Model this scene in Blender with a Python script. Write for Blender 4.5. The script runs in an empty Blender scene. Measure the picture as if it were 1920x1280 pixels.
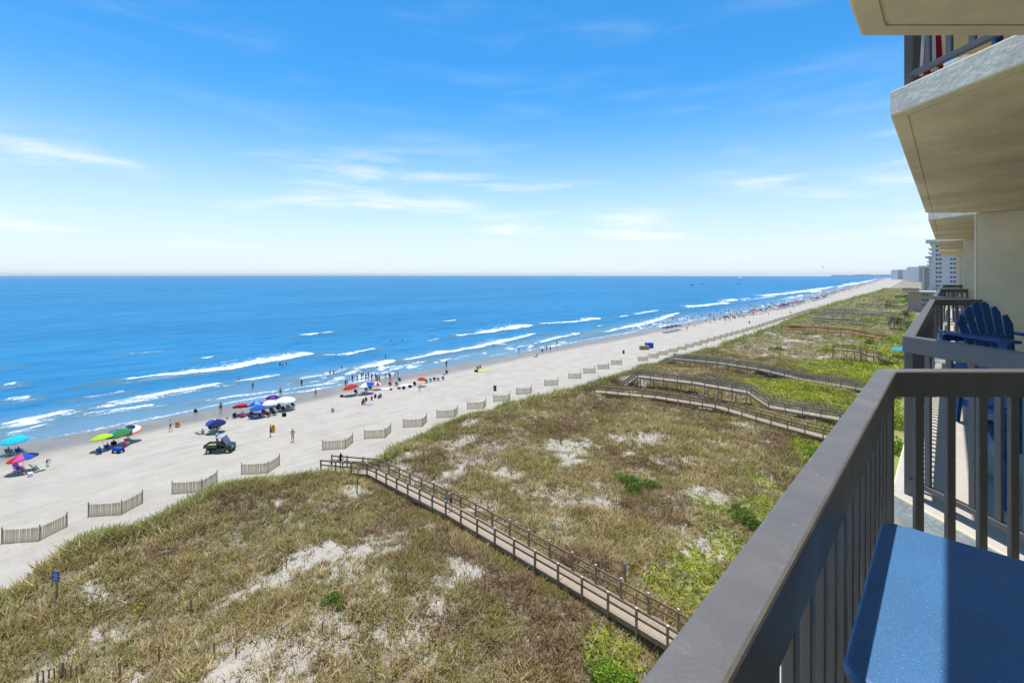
import bpy, bmesh, math, random
import numpy as np
from mathutils import Vector, Matrix
R = math.radians
random.seed(7); rng = np.random.default_rng(11)
sc = bpy.context.scene
COL = sc.collection

# ------------------------------------------------------------------ camera, sky, sun, exposure
TH = math.atan(818 / 853.0)            # the lens looks this far to the sea side of the coast direction (+Y)
CT, ST = math.cos(TH), math.sin(TH)
EYE = 22.0                             # eye height over the upper beach (z = 0)
F = 853.0
camd = bpy.data.cameras.new('camera'); cam = bpy.data.objects.new('camera', camd); COL.objects.link(cam)
cam.location = (0, 0, EYE); cam.rotation_euler = (R(90), 0, TH)
camd.lens = 16.0; camd.sensor_width = 36.0; camd.shift_y = -124 / 1920.0
camd.clip_start = 0.05; camd.clip_end = 60000
sc.camera = cam

SUN_EL, SUN_AZ = R(80), R(60)      # azimuth measured from +Y towards -X
sdir = Vector((-math.sin(SUN_AZ) * math.cos(SUN_EL), math.cos(SUN_AZ) * math.cos(SUN_EL), math.sin(SUN_EL)))
w = bpy.data.worlds.new('World'); sc.world = w; w.use_nodes = True
nt = w.node_tree; nt.nodes.clear()
def N(t, kind, **kw):
    n = t.nodes.new(kind)
    for k, v in kw.items(): setattr(n, k, v)
    return n
def mathn(t, op, a, b=None, c=None, clamp=False):
    n = N(t, 'ShaderNodeMath', operation=op, use_clamp=clamp)
    for i, v in enumerate((a, b, c)):
        if v is None: continue
        if isinstance(v, (int, float)): n.inputs[i].default_value = v
        else: t.links.new(v, n.inputs[i])
    return n.outputs[0]
def maprange(t, v, a, b, c=0.0, d=1.0, smooth=True):
    n = N(t, 'ShaderNodeMapRange', interpolation_type='SMOOTHSTEP' if smooth else 'LINEAR')
    t.links.new(v, n.inputs[0])
    for i, q in enumerate((a, b, c, d)): n.inputs[1 + i].default_value = q
    return n.outputs[0]
def mixc(t, f, a, b, mode='MIX'):
    n = N(t, 'ShaderNodeMix', data_type='RGBA', blend_type=mode)
    for s, v in ((0, f), (6, a), (7, b)):
        if isinstance(v, (int, float)): n.inputs[s].default_value = v
        elif isinstance(v, tuple): n.inputs[s].default_value = (*v[:3], 1)
        else: t.links.new(v, n.inputs[s])
    return n.outputs[2]
sky = N(nt, 'ShaderNodeTexSky', sky_type='NISHITA'); sky.sun_disc = False
sky.sun_elevation = SUN_EL; sky.sun_rotation = -SUN_AZ
sky.altitude = 0; sky.air_density = 1.0; sky.dust_density = 0.2; sky.ozone_density = 1.6
tc = N(nt, 'ShaderNodeTexCoord'); sep = N(nt, 'ShaderNodeSeparateXYZ'); nt.links.new(tc.outputs['Generated'], sep.inputs[0])
up = mathn(nt, 'MAXIMUM', sep.outputs[2], 0.012)
# thin level cloud wisps, all round the horizon: bearing against height
bear = mathn(nt, 'ARCTAN2', sep.outputs[0], sep.outputs[1])
cmb = N(nt, 'ShaderNodeCombineXYZ'); nt.links.new(mathn(nt, 'MULTIPLY', bear, 2.6), cmb.inputs[0]); nt.links.new(mathn(nt, 'MULTIPLY', up, 17.0), cmb.inputs[1])
mp = N(nt, 'ShaderNodeMapping'); nt.links.new(cmb.outputs[0], mp.inputs[0]); mp.inputs['Rotation'].default_value = (0, 0, R(-4)); mp.inputs['Location'].default_value = (4.3, 0.35, 0)
n1 = N(nt, 'ShaderNodeTexNoise'); n1.inputs['Scale'].default_value = 1.5; n1.inputs['Detail'].default_value = 10; n1.inputs['Roughness'].default_value = 0.6; n1.inputs['Distortion'].default_value = 0.35
nt.links.new(mp.outputs[0], n1.inputs[0])
n2 = N(nt, 'ShaderNodeTexNoise'); n2.inputs['Scale'].default_value = 0.75; n2.inputs['Detail'].default_value = 2
nt.links.new(mp.outputs[0], n2.inputs[0])
cl = mathn(nt, 'MULTIPLY', maprange(nt, n1.outputs[0], 0.40, 0.72), maprange(nt, n2.outputs[0], 0.43, 0.62))
cl = mathn(nt, 'MULTIPLY', cl, maprange(nt, sep.outputs[2], 0.02, 0.08))
cl = mathn(nt, 'MULTIPLY', cl, maprange(nt, sep.outputs[2], 0.31, 0.15, 0.10, 1.0))
tint = mixc(nt, 1.0, sky.outputs[0], (0.30, 1.08, 1.52), 'MULTIPLY')
veil = maprange(nt, sep.outputs[2], 0.47, -0.01)                  # pale sea air thickening towards the horizon all round
veil = mathn(nt, 'POWER', veil, 1.9)
skc = mixc(nt, mathn(nt, 'MULTIPLY', veil, 0.92), tint, (7.3, 7.75, 8.2))
skc = mixc(nt, mathn(nt, 'MULTIPLY', cl, 0.72), skc, (8.6, 8.6, 8.8))
bg = N(nt, 'ShaderNodeBackground'); bg.inputs[1].default_value = 0.12
nt.links.new(skc, bg.inputs[0])
ow = N(nt, 'ShaderNodeOutputWorld'); nt.links.new(bg.outputs[0], ow.inputs[0])

sl = bpy.data.lights.new('sun', 'SUN'); sl.energy = 4.2; sl.angle = R(0.53); sl.color = (1.0, 0.96, 0.9)
so = bpy.data.objects.new('sun', sl); COL.objects.link(so)
so.rotation_euler = sdir.to_track_quat('Z', 'Y').to_euler(); so.location = (0, 0, 120)

sc.view_settings.view_transform = 'Standard'; sc.view_settings.look = 'None'
sc.view_settings.exposure = 0.1; sc.view_settings.gamma = 1.0; sc.view_settings.use_curve_mapping = False
sc.cycles.use_denoising = True
sc.cycles.max_bounces = 8; sc.cycles.transparent_max_bounces = 8; sc.cycles.volume_bounces = 0

# ------------------------------------------------------------------ materials
MATS = {}
def mat(name, col, rough=0.6, spec=0.3, metal=0.0, var=0.0, scale=4.0, bump=0.0, bscale=40.0, coat=0.0, detail=5):
    """plain procedural material: base colour with noise mottling and fine relief"""
    if name in MATS: return MATS[name]
    m = bpy.data.materials.new(name); m.use_nodes = True; t = m.node_tree
    b = t.nodes['Principled BSDF']
    b.inputs['Roughness'].default_value = rough; b.inputs['Specular IOR Level'].default_value = spec
    b.inputs['Metallic'].default_value = metal; b.inputs['Coat Weight'].default_value = coat
    b.inputs['Base Color'].default_value = (*col, 1)
    m.diffuse_color = (*col, 1)
    if var or bump:
        c = N(t, 'ShaderNodeTexCoord')
    if var:
        n = N(t, 'ShaderNodeTexNoise'); n.inputs['Scale'].default_value = scale; n.inputs['Detail'].default_value = detail; n.inputs['Roughness'].default_value = 0.65
        t.links.new(c.outputs['Object'], n.inputs[0])
        lo = tuple(x * (1 - var) for x in col); hi = tuple(min(1, x * (1 + var)) for x in col)
        t.links.new(mixc(t, maprange(t, n.outputs[0], 0.3, 0.7), lo, hi), b.inputs['Base Color'])
    if bump:
        n = N(t, 'ShaderNodeTexNoise'); n.inputs['Scale'].default_value = bscale; n.inputs['Detail'].default_value = 4
        t.links.new(c.outputs['Object'], n.inputs[0])
        bp = N(t, 'ShaderNodeBump'); bp.inputs['Strength'].default_value = bump; bp.inputs['Distance'].default_value = 0.01
        t.links.new(n.outputs[0], bp.inputs['Height']); t.links.new(bp.outputs[0], b.inputs['Normal'])
    MATS[name] = m
    return m
def attr_mat(name, rough=0.7, spec=0.15, trans=0.0):
    m = bpy.data.materials.new(name); m.use_nodes = True; t = m.node_tree
    b = t.nodes['Principled BSDF']; b.inputs['Roughness'].default_value = rough; b.inputs['Specular IOR Level'].default_value = spec
    a = N(t, 'ShaderNodeAttribute', attribute_name='Col'); t.links.new(a.outputs['Color'], b.inputs['Base Color'])
    if trans:
        tr = N(t, 'ShaderNodeBsdfTranslucent'); t.links.new(a.outputs['Color'], tr.inputs[0])
        mx = N(t, 'ShaderNodeMixShader'); mx.inputs[0].default_value = trans
        t.links.new(b.outputs[0], mx.inputs[1]); t.links.new(tr.outputs[0], mx.inputs[2])
        t.links.new(mx.outputs[0], t.nodes['Material Output'].inputs['Surface'])
    MATS[name] = m
    return m

# ------------------------------------------------------------------ mesh helpers
class MB:
    def __init__(s): s.v = []; s.f = []; s.m = []
    def add(s, vs, fs, mi=0):
        o = len(s.v); s.v += [tuple(p) for p in vs]
        s.f += [tuple(o + i for i in f) for f in fs]; s.m += [mi] * len(fs)
        return s
    def box(s, c, d, rz=0.0, mi=0, rx=0.0, ry=0.0):
        M = Matrix.Rotation(rz, 3, 'Z') @ Matrix.Rotation(ry, 3, 'Y') @ Matrix.Rotation(rx, 3, 'X')
        vs = [Vector(c) + M @ Vector((d[0] * x / 2, d[1] * y / 2, d[2] * z / 2)) for x in (-1, 1) for y in (-1, 1) for z in (-1, 1)]
        return s.add(vs, [(0, 1, 3, 2), (4, 6, 7, 5), (0, 4, 5, 1), (2, 3, 7, 6), (0, 2, 6, 4), (1, 5, 7, 3)], mi)
    def beam(s, p, q, wd, h, mi=0):
        """rectangular bar from p to q, wd across (level), h tall"""
        p, q = Vector(p), Vector(q); d = (q - p).normalized()
        sd = d.cross(Vector((0, 0, 1)))
        sd = Vector((1, 0, 0)) if sd.length < 1e-4 else sd.normalized()
        u = sd.cross(d).normalized()
        vs = [e + sd * (a * wd / 2) + u * (b * h / 2) for e in (p, q) for a, b in ((-1, -1), (1, -1), (1, 1), (-1, 1))]
        return s.add(vs, [(3, 2, 1, 0), (4, 5, 6, 7), (0, 1, 5, 4), (1, 2, 6, 5), (2, 3, 7, 6), (3, 0, 4, 7)], mi)
    def tube(s, p, q, r0, r1=None, n=8, mi=0, caps=True):
        r1 = r0 if r1 is None else r1
        p, q = Vector(p), Vector(q); d = (q - p).normalized()
        a = d.cross(Vector((0, 0, 1))); a = Vector((1, 0, 0)) if a.length < 1e-4 else a.normalized()
        b = d.cross(a)
        vs = []
        for e, r in ((p, r0), (q, r1)):
            vs += [e + (a * math.cos(2 * math.pi * i / n) + b * math.sin(2 * math.pi * i / n)) * r for i in range(n)]
        fs = [(i, (i + 1) % n, n + (i + 1) % n, n + i) for i in range(n)]
        if caps: fs += [tuple(range(n - 1, -1, -1)), tuple(range(n, 2 * n))]
        return s.add(vs, fs, mi)
    def prism(s, poly, z0, z1, mi=0):
        n = len(poly)
        vs = [(x, y, z0) for x, y in poly] + [(x, y, z1) for x, y in poly]
        return s.add(vs, [tuple(range(n - 1, -1, -1)), tuple(range(n, 2 * n))] + [(i, (i + 1) % n, n + (i + 1) % n, n + i) for i in range(n)], mi)
    def mesh(s, name, bevel=0.0, seg=2, smooth=False):
        me = bpy.data.meshes.new(name); me.from_pydata(s.v, [], s.f)
        if any(s.m): me.polygons.foreach_set('material_index', s.m)
        bm = bmesh.new(); bm.from_mesh(me)
        bmesh.ops.recalc_face_normals(bm, faces=bm.faces)
        if bevel:
            ed = [e for e in bm.edges if len(e.link_faces) == 2 and e.calc_face_angle(0) > 0.6]
            bmesh.ops.bevel(bm, geom=ed, offset=bevel, segments=seg, affect='EDGES', profile=0.5, clamp_overlap=True)
        bm.to_mesh(me); bm.free()
        if smooth: me.polygons.foreach_set('use_smooth', [True] * len(me.polygons))
        me.update()
        return me
    def build(s, name, mats, parent=None, loc=(0, 0, 0), rz=0.0, bevel=0.0, seg=2, smooth=False):
        return put(name, s.mesh(name, bevel, seg, smooth), mats, parent, loc, rz)
def put(name, me, mats=None, parent=None, loc=(0, 0, 0), rz=0.0, objmat=None):
    if mats is not None and not me.materials:
        for m in (mats if isinstance(mats, (list, tuple)) else [mats]): me.materials.append(m)
    o = bpy.data.objects.new(name, me); COL.objects.link(o)
    o.location = loc; o.rotation_euler = (0, 0, rz)
    if parent is not None: o.parent = parent
    if objmat is not None:
        for i, m in enumerate(objmat):
            o.material_slots[i].link = 'OBJECT'; o.material_slots[i].material = m
    return o
def thing(name, label, cat, loc=(0, 0, 0), rz=0.0, group=None):
    o = bpy.data.objects.new(name, None); COL.objects.link(o)
    o.location = loc; o.rotation_euler = (0, 0, rz); o.empty_display_size = 0.3
    return tag(o, label, cat, group)
def tag(o, label, cat, group=None):
    o['label'] = label; o['category'] = cat
    if group: o['group'] = group
    return o
def struct(o, kind='structure'):
    o['kind'] = kind; return o
def np_mesh(name, V, Fq, col=None, mats=None, smooth=False):
    """mesh from arrays; Fq is (n,3) or (n,4); col is (nv,3)"""
    me = bpy.data.meshes.new(name); k = Fq.shape[1]
    me.vertices.add(len(V)); me.vertices.foreach_set('co', np.ascontiguousarray(V, np.float32).ravel())
    me.loops.add(Fq.size); me.loops.foreach_set('vertex_index', np.ascontiguousarray(Fq, np.int32).ravel())
    me.polygons.add(len(Fq)); me.polygons.foreach_set('loop_start', np.arange(0, Fq.size, k, dtype=np.int32))
    if smooth: me.polygons.foreach_set('use_smooth', np.ones(len(Fq), bool))
    me.update(calc_edges=True)
    if col is not None:
        a = me.color_attributes.new('Col', 'FLOAT_COLOR', 'POINT')
        a.data.foreach_set('color', np.concatenate([col, np.ones((len(V), 1))], 1).astype(np.float32).ravel())
    if mats: 
        for m in mats: me.materials.append(m)
    return me

# ------------------------------------------------------------------ value noise
def _h(i, j, s):
    n = (i * 374761393 + j * 668265263 + s * 1442695041) & 0xffffffff
    n = ((n ^ (n >> 13)) * 1274126177) & 0xffffffff
    return ((n ^ (n >> 16)) & 0xffff) / 65535.0
def vnoise(x, y, s=0):
    x = np.asarray(x, float); y = np.asarray(y, float)
    i = np.floor(x).astype(np.int64); j = np.floor(y).astype(np.int64)
    u = x - i; v = y - j; u = u * u * (3 - 2 * u); v = v * v * (3 - 2 * v)
    return (_h(i, j, s) * (1 - u) + _h(i + 1, j, s) * u) * (1 - v) + (_h(i, j + 1, s) * (1 - u) + _h(i + 1, j + 1, s) * u) * v
def fbm(x, y, s=0, o=4):
    t = 0; a = 0.5; n = 0
    for k in range(o):
        t = t + a * vnoise(x * 2 ** k, y * 2 ** k, s + k); n += a; a *= 0.5
    return t / n
def sstep(a, b, x):
    t = np.clip((np.asarray(x, float) - a) / (b - a), 0, 1); return t * t * (3 - 2 * t)

# ------------------------------------------------------------------ where things stand (photo point -> place on a level or on the terrain)
def ray(px, py):
    xc = (px - 960) / F
    return Vector((xc * CT - ST, xc * ST + CT, -(py - 516) / F))
def onz(px, py, z):
    d = ray(px, py); t = (z - EYE) / d.z
    return Vector((0, 0, EYE)) + d * t
def at_depth(px, py, dep):
    return Vector((0, 0, EYE)) + ray(px, py) * dep
SEA = -0.9
_sy = [-3e4, -100, 300, 430, 650, 1600, 4000, 6400, 14000]
_sx = [-90.5, -90.5, -92, -97, -113, -178, -328, -405, -520]
def shore(y): return np.interp(y, _sy, _sx)
_ep = [onz(*p, 0.2) for p in ((20, 1092), (130, 1014), (250, 974), (400, 910), (530, 890), (610, 882), (700, 858), (760, 820), (830, 795), (960, 754), (1080, 729), (1180, 693), (1290, 665), (1400, 630))]
_ey = [-3e4, -60, -12] + [p.y for p in _ep] + [350, 770, 1300, 2560, 6400, 14000]
_ex = [-51, -51, -50] + [p.x + 1.1 for p in _ep] + [-60.6, -66, -85, -142, -300, -410]
def edge(y): return np.interp(y, _ey, _ex) + (vnoise(np.asarray(y, float) / 3.1, np.asarray(y) * 0, 5) - 0.5) * 2.2
def dz(px, py, z):
    p = onz(px, py, z); return (p.x, p.y, z)
# centre lines of the boardwalks (x, y, deck height)
b1 = [dz(612, 876, .55), dz(700, 884, 1.1), dz(850, 958, 1.75), dz(1060, 1078, 1.9), dz(1262, 1196, 1.5)]
b1 += [(-7.5, b1[-1][1] + .3, 1.0)]
b2 = [None, dz(1118, 733, 2.0), dz(1230, 744, 2.1), dz(1345, 762, 2.1), dz(1450, 793, 1.7), dz(1545, 818, 1.4)]
b2[0] = (b2[1][0] - 3.0, b2[1][1] - .2, .55); b2 += [(-6, b2[-1][1] + .6, 1.0)]
b3 = [None, dz(1198, 705, 3.4), dz(1300, 717, 3.4), dz(1404, 735, 3.4), dz(1444, 762, 1.8), dz(1575, 785, 1.7)]
b3[0] = (b3[1][0] - 3.4, b3[1][1] - .3, .6); b3 += [(-6, b3[-1][1] + .6, 1.5)]
b4 = [None, dz(1264, 672, 2.6), dz(1345, 680, 2.4), dz(1425, 692, 2.2), dz(1500, 710, 1.7), dz(1605, 728, 1.5)]
b4[0] = (b4[1][0] - 3.4, b4[1][1] - .3, .5); b4 += [(-6, b4[-1][1] + .5, 1.2)]
b5 = [dz(1562, 654, 4.0), dz(1608, 657, 4.0), dz(1620, 664, 3.0), dz(1642, 666, 3.0), dz(1660, 676, 1.6), dz(1676, 678, 1.2)]
b6 = [dz(1466, 616, 3.0), dz(1530, 618, 3.0), dz(1600, 624, 2.6), dz(1668, 636, 1.6)]
BW = [b1, b2, b3, b4, b5, b6]
def terr(x, y):
    x = np.asarray(x, float); y = np.asarray(y, float)
    s = shore(y); e = edge(y)
    t = (x - s) / (e - s)
    beach = SEA + 0.95 * sstep(-0.05, 0.75, t) * 1.02
    under = SEA - 0.0073 * 0.95 + (x - s) * 0.028
    z = np.where(x < s, np.minimum(under, beach), beach)
    d = x - e
    hum = fbm(x / 9.0, y / 9.0, 3, 3); hum2 = fbm(x / 2.6, y / 2.6, 9, 2)
    dune = 0.42 + 1.6 * np.clip(hum - 0.3, 0, 1) * 1.4 + 0.45 * hum2 + 0.3 * np.exp(-((d - 5.5) / 4.0) ** 2)
    dune = dune * sstep(0, 4.5, d)
    flat = sstep(-17, -9, x - np.interp(y, [0, 300, 1300, 6400], [0, 0, -20, -230]))
    z = z + dune * (1 - flat) + 0.5 * flat * sstep(0, 4.5, d)
    for L in BW:                                     # the sand lies below the decks
        for (x0, y0, z0), (x1, y1, z1) in zip(L, L[1:]):
            dx, dy = x1 - x0, y1 - y0; u = np.clip(((x - x0) * dx + (y - y0) * dy) / (dx * dx + dy * dy), 0, 1)
            ds = np.hypot(x - x0 - u * dx, y - y0 - u * dy); cap = z0 + u * (z1 - z0) - .42 + np.maximum(0, ds - 1.3) * .45
            z = np.minimum(z, np.maximum(cap, .05 * (d > 0) - .9))
    z = z + 0.05 * (fbm(x / 1.7, y / 1.7, 21, 2) - 0.5) * sstep(0.1, 0.5, t)
    return z
def gz(x, y): return float(terr(x, y))
def gnd(px, py):
    z = 0.0
    for _ in range(14):
        p = onz(px, py, z); z = 0.5 * z + 0.5 * gz(p.x, p.y)
    p = onz(px, py, z); return Vector((p.x, p.y, gz(p.x, p.y)))
# ------------------------------------------------------------------ ground cover maps
BARE = [(880, 862, 3.2, 2.2, .95), (925, 842, 3.6, 1.6, .85), (985, 828, 3, 1.2, .5), (1065, 940, 2.6, 1.8, .7), (1000, 915, 2, 1.4, .7), (820, 905, 1.6, 1.0, .8), (760, 885, 2.2, .9, .9),
        (730, 868, 2.5, 1.0, 1.), (700, 862, 3, 1.3, 1.), (790, 897, 2., .8, .9), (900, 945, 1.6, .8, .7), (640, 1065, 2.4, 1.6, .75), (700, 1090, 1.6, 1.2, .8), (560, 1180, 2.2, 1.6, .75),
        (520, 1245, 2.4, 1.6, .8), (470, 1215, 1.6, 1.2, .7), (620, 1190, 2, 1, .7), (170, 1100, 1.6, .8, .9), (170, 1205, 1.5, 1.2, .7), (215, 1262, 1.5, .8, .7), (740, 1010, 1.6, .8, .6), (790, 1210, 1.6, 1, .55),
        (1215, 822, 2.4, 1.2, .85), (1160, 818, 1.6, .8, .7), (1240, 862, 2.2, .8, .85), (1290, 860, 2, .7, .7), (1120, 905, 1.5, .8, .6), (1240, 920, 2, 1.2, .5), (1280, 1000, 2, 1.2, .6),
        (1050, 1000, 2.4, 1., .5), (1180, 710, 5, 1.8, .9), (1140, 715, 3, 1.2, .8), (1300, 770, 3, .8, .5), (960, 800, 2, 1, .5), (1020, 970, 2, 1.2, .6), (470, 905, 1.8, .8, .6), (520, 900, 1.4, .7, .7), (260, 975, 1.4, .8, .7), (110, 1040, 1.5, .8, .6)]
GREEN = [(1330, 1085, 2.6, 1.8, 1.), (1270, 1110, 2.2, 1.2, 1.), (1390, 1040, 2, 1.6, .9), (1440, 960, 2.4, 2, .9), (1330, 950, 2, 1.2, .8), (1300, 1040, 1.6, 1, .8), (1430, 905, 2.2, 1.4, .7), (1350, 1000, 1.6, 1, .7),
         (1450, 722, 7, 3.5, 1.), (1500, 738, 6, 3, 1.), (1560, 742, 6, 3, .9), (1580, 700, 9, 5, 1.), (1630, 690, 8, 5, 1.), (1640, 655, 8, 5, .8), (1540, 688, 5, 3, .7), (1660, 640, 9, 6, .8), (1515, 835, 1.8, 1.4, 1.),
         (1405, 765, 1.4, .8, .8), (1150, 1225, 1.6, 1.4, .9), (1600, 610, 12, 4, .5), (1650, 590, 20, 8, .5), (1680, 770, 6, 6, 1.), (1470, 880, 2, 1.2, .6), (1380, 880, 1.5, 1, .4)]
def _ells(L):
    out = []
    for px, py, rx, ry, a in L:
        p = gnd(px, py); out.append((p.x, p.y, rx * 1.15, ry * 1.3, a))
    return out
BARE_E, GREEN_E = _ells(BARE), _ells(GREEN)
def blobs(E, x, y):
    t = np.zeros(np.shape(x))
    wx = x + (fbm(x / 1.3, y / 1.3, 41, 3) - .5) * 2.6; wy = y + (fbm(x / 1.3, y / 1.3, 47, 3) - .5) * 2.6
    for cx, cy, rx, ry, a in E:
        t = np.maximum(t, a * np.exp(-(((wx - cx) / rx) ** 2 + ((wy - cy) / ry) ** 2) ** 2))
    return t
def cover(x, y):
    x = np.asarray(x, float); y = np.asarray(y, float)
    d = x - edge(y)
    n = fbm(x / 3.4, y / 3.4, 61, 4)
    far = sstep(60, 200, y)
    c = sstep(0.22 - .05 * far, 0.45 - .05 * far, n + 0.10 * np.exp(-((d - 2) / 3.) ** 2)) * sstep(-.4, 1.2, d)
    c = c * (1 - np.minimum(1, 0.8 * blobs(BARE_E, x, y)) * sstep(.25, .55, fbm(x / .9, y / .9, 67, 3) + .12))
    g = blobs(GREEN_E, x, y) * sstep(0, 2, d)
    g = np.maximum(g, sstep(-16, -9, x - np.interp(y, [0, 300, 1300, 6400], [0, 0, -20, -230])) * sstep(40, 70, y)); g = np.maximum(g, .55 * sstep(650, 950, y) * sstep(0, 3, d))
    return np.maximum(c, 0), g

# ------------------------------------------------------------------ the ground: beach, dunes and the land behind, one sheet
ys = np.concatenate([-np.geomspace(20000, 60, 24), np.arange(-55, -6, 2.0), np.arange(-6, 130, 0.5), np.arange(130, 260, 1.2), np.geomspace(262, 14000, 90)])
cu_ = np.concatenate([np.linspace(-45, -1, 12)]) ; bt = np.linspace(0, 1, 64); dd = np.concatenate([np.arange(0.45, 46, 0.5), np.array([48, 51, 55, 60, 68, 80, 110, 180, 400, 900, 2500, 8000.])])
Yg, _ = np.meshgrid(ys, np.zeros(len(cu_) + len(bt) + len(dd)), indexing='ij')
S_ = shore(ys)[:, None]; E_ = np.interp(ys, _ey, _ex)[:, None]
Xg = np.concatenate([S_ + cu_[None], S_ + (E_ - S_) * bt[None], E_ + dd[None]], 1)
Zg = terr(Xg, Yg)
def grid_faces(n, m):
    i = np.arange(n * m).reshape(n, m)
    return np.stack([i[:-1, :-1], i[:-1, 1:], i[1:, 1:], i[1:, :-1]], -1).reshape(-1, 4)[:, ::-1]
cv_, gv_ = cover(Xg, Yg)
tt = (Xg - shore(Yg)) / (edge(Yg) - shore(Yg))
wetw = np.interp(Yg, [0, 300, 700], [.21, .21, .24])
wet = 1 - sstep(wetw * .55, wetw * 1.25, tt + (fbm(Xg / 6, Yg / 14, 77, 3) - .5) * .10)
Vg = np.stack([Xg, Yg, Zg], -1).reshape(-1, 3)
cg = np.stack([cv_, wet, gv_], -1).reshape(-1, 3)
m = bpy.data.materials.new('sand_and_litter'); m.use_nodes = True; t = m.node_tree; b = t.nodes['Principled BSDF']
at = N(t, 'ShaderNodeAttribute', attribute_name='Col'); sp = N(t, 'ShaderNodeSeparateColor'); t.links.new(at.outputs['Color'], sp.inputs[0])
ge = N(t, 'ShaderNodeNewGeometry')
def noise(scale, det=5, rough=.6, vec=None, tt=None):
    n = N(tt or t, 'ShaderNodeTexNoise'); n.inputs['Scale'].default_value = scale; n.inputs['Detail'].default_value = det; n.inputs['Roughness'].default_value = rough
    (tt or t).links.new(vec or ge.outputs['Position'], n.inputs[0]); return n.outputs[0]
mpx = N(t, 'ShaderNodeMapping'); t.links.new(ge.outputs['Position'], mpx.inputs[0]); mpx.inputs['Scale'].default_value = (1.0, 0.10, 1)
streak = noise(.8, 6, .6, mpx.outputs[0])                        # wheel tracks and tide lines run along the beach
sand = mixc(t, maprange(t, noise(.35, 6), .3, .7), (.425, .368, .292), (.51, .445, .355))
sand = mixc(t, maprange(t, streak, .35, .65), sand, mixc(t, .5, sand, (.57, .50, .405)))
mpt = N(t, 'ShaderNodeMapping'); t.links.new(ge.outputs['Position'], mpt.inputs[0]); mpt.inputs['Scale'].default_value = (1.0, .012, 1); mpt.inputs['Rotation'].default_value = (0, 0, R(3))
track = maprange(t, noise(2.6, 3, .5, mpt.outputs[0]), .60, .68)                     # wheel ruts
sand = mixc(t, mathn(t, 'MULTIPLY', track, .30), sand, (.33, .285, .23))
foot = maprange(t, noise(3.4, 3, .6), .60, .70)                                      # scuffed footprints, thickest by the tide line
sand = mixc(t, mathn(t, 'MULTIPLY', foot, .38), sand, (.30, .26, .21))
sand = mixc(t, mathn(t, 'MULTIPLY', maprange(t, noise(2.2, 7, .75), .55, .72), .30), sand, (.31, .275, .235))
wetc = mixc(t, maprange(t, noise(.25, 4), .3, .7), (.22, .18, .135), (.28, .235, .18))
base = mixc(t, sp.outputs[1], sand, wetc)
lit = mixc(t, maprange(t, noise(1.6, 6, .7), .3, .7), (.20, .155, .10), (.36, .30, .21))
lf = mathn(t, 'ADD', sp.outputs[0], mathn(t, 'MULTIPLY', mathn(t, 'SUBTRACT', noise(3.0, 7, .75), .5), 1.7))
base = mixc(t, mathn(t, 'MULTIPLY', maprange(t, lf, .42, .85), .86), base, lit)
gf = mathn(t, 'ADD', sp.outputs[2], mathn(t, 'MULTIPLY', mathn(t, 'SUBTRACT', noise(2.2, 6, .7), .5), 1.2))
base = mixc(t, mathn(t, 'MULTIPLY', maprange(t, gf, .5, .9), .8), base, (.30, .31, .06))
t.links.new(base, b.inputs['Base Color'])
t.links.new(mathn(t, 'SUBTRACT', .92, mathn(t, 'MULTIPLY', maprange(t, sp.outputs[1], .5, 1.), .62)), b.inputs['Roughness'])
b.inputs['Specular IOR Level'].default_value = .25
bp = N(t, 'ShaderNodeBump'); bp.inputs['Distance'].default_value = .22
hgt = mathn(t, 'ADD', mathn(t, 'MULTIPLY', noise(2.4, 6, .7), 1.0), mathn(t, 'MULTIPLY', streak, .8))
t.links.new(hgt, bp.inputs['Height']); t.links.new(mathn(t, 'SUBTRACT', .55, mathn(t, 'MULTIPLY', sp.outputs[1], .5)), bp.inputs['Strength'])
t.links.new(bp.outputs[0], b.inputs['Normal'])
ground = struct(put('ground', np_mesh('ground', Vg, grid_faces(*Xg.shape), cg, [m], True)))

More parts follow.
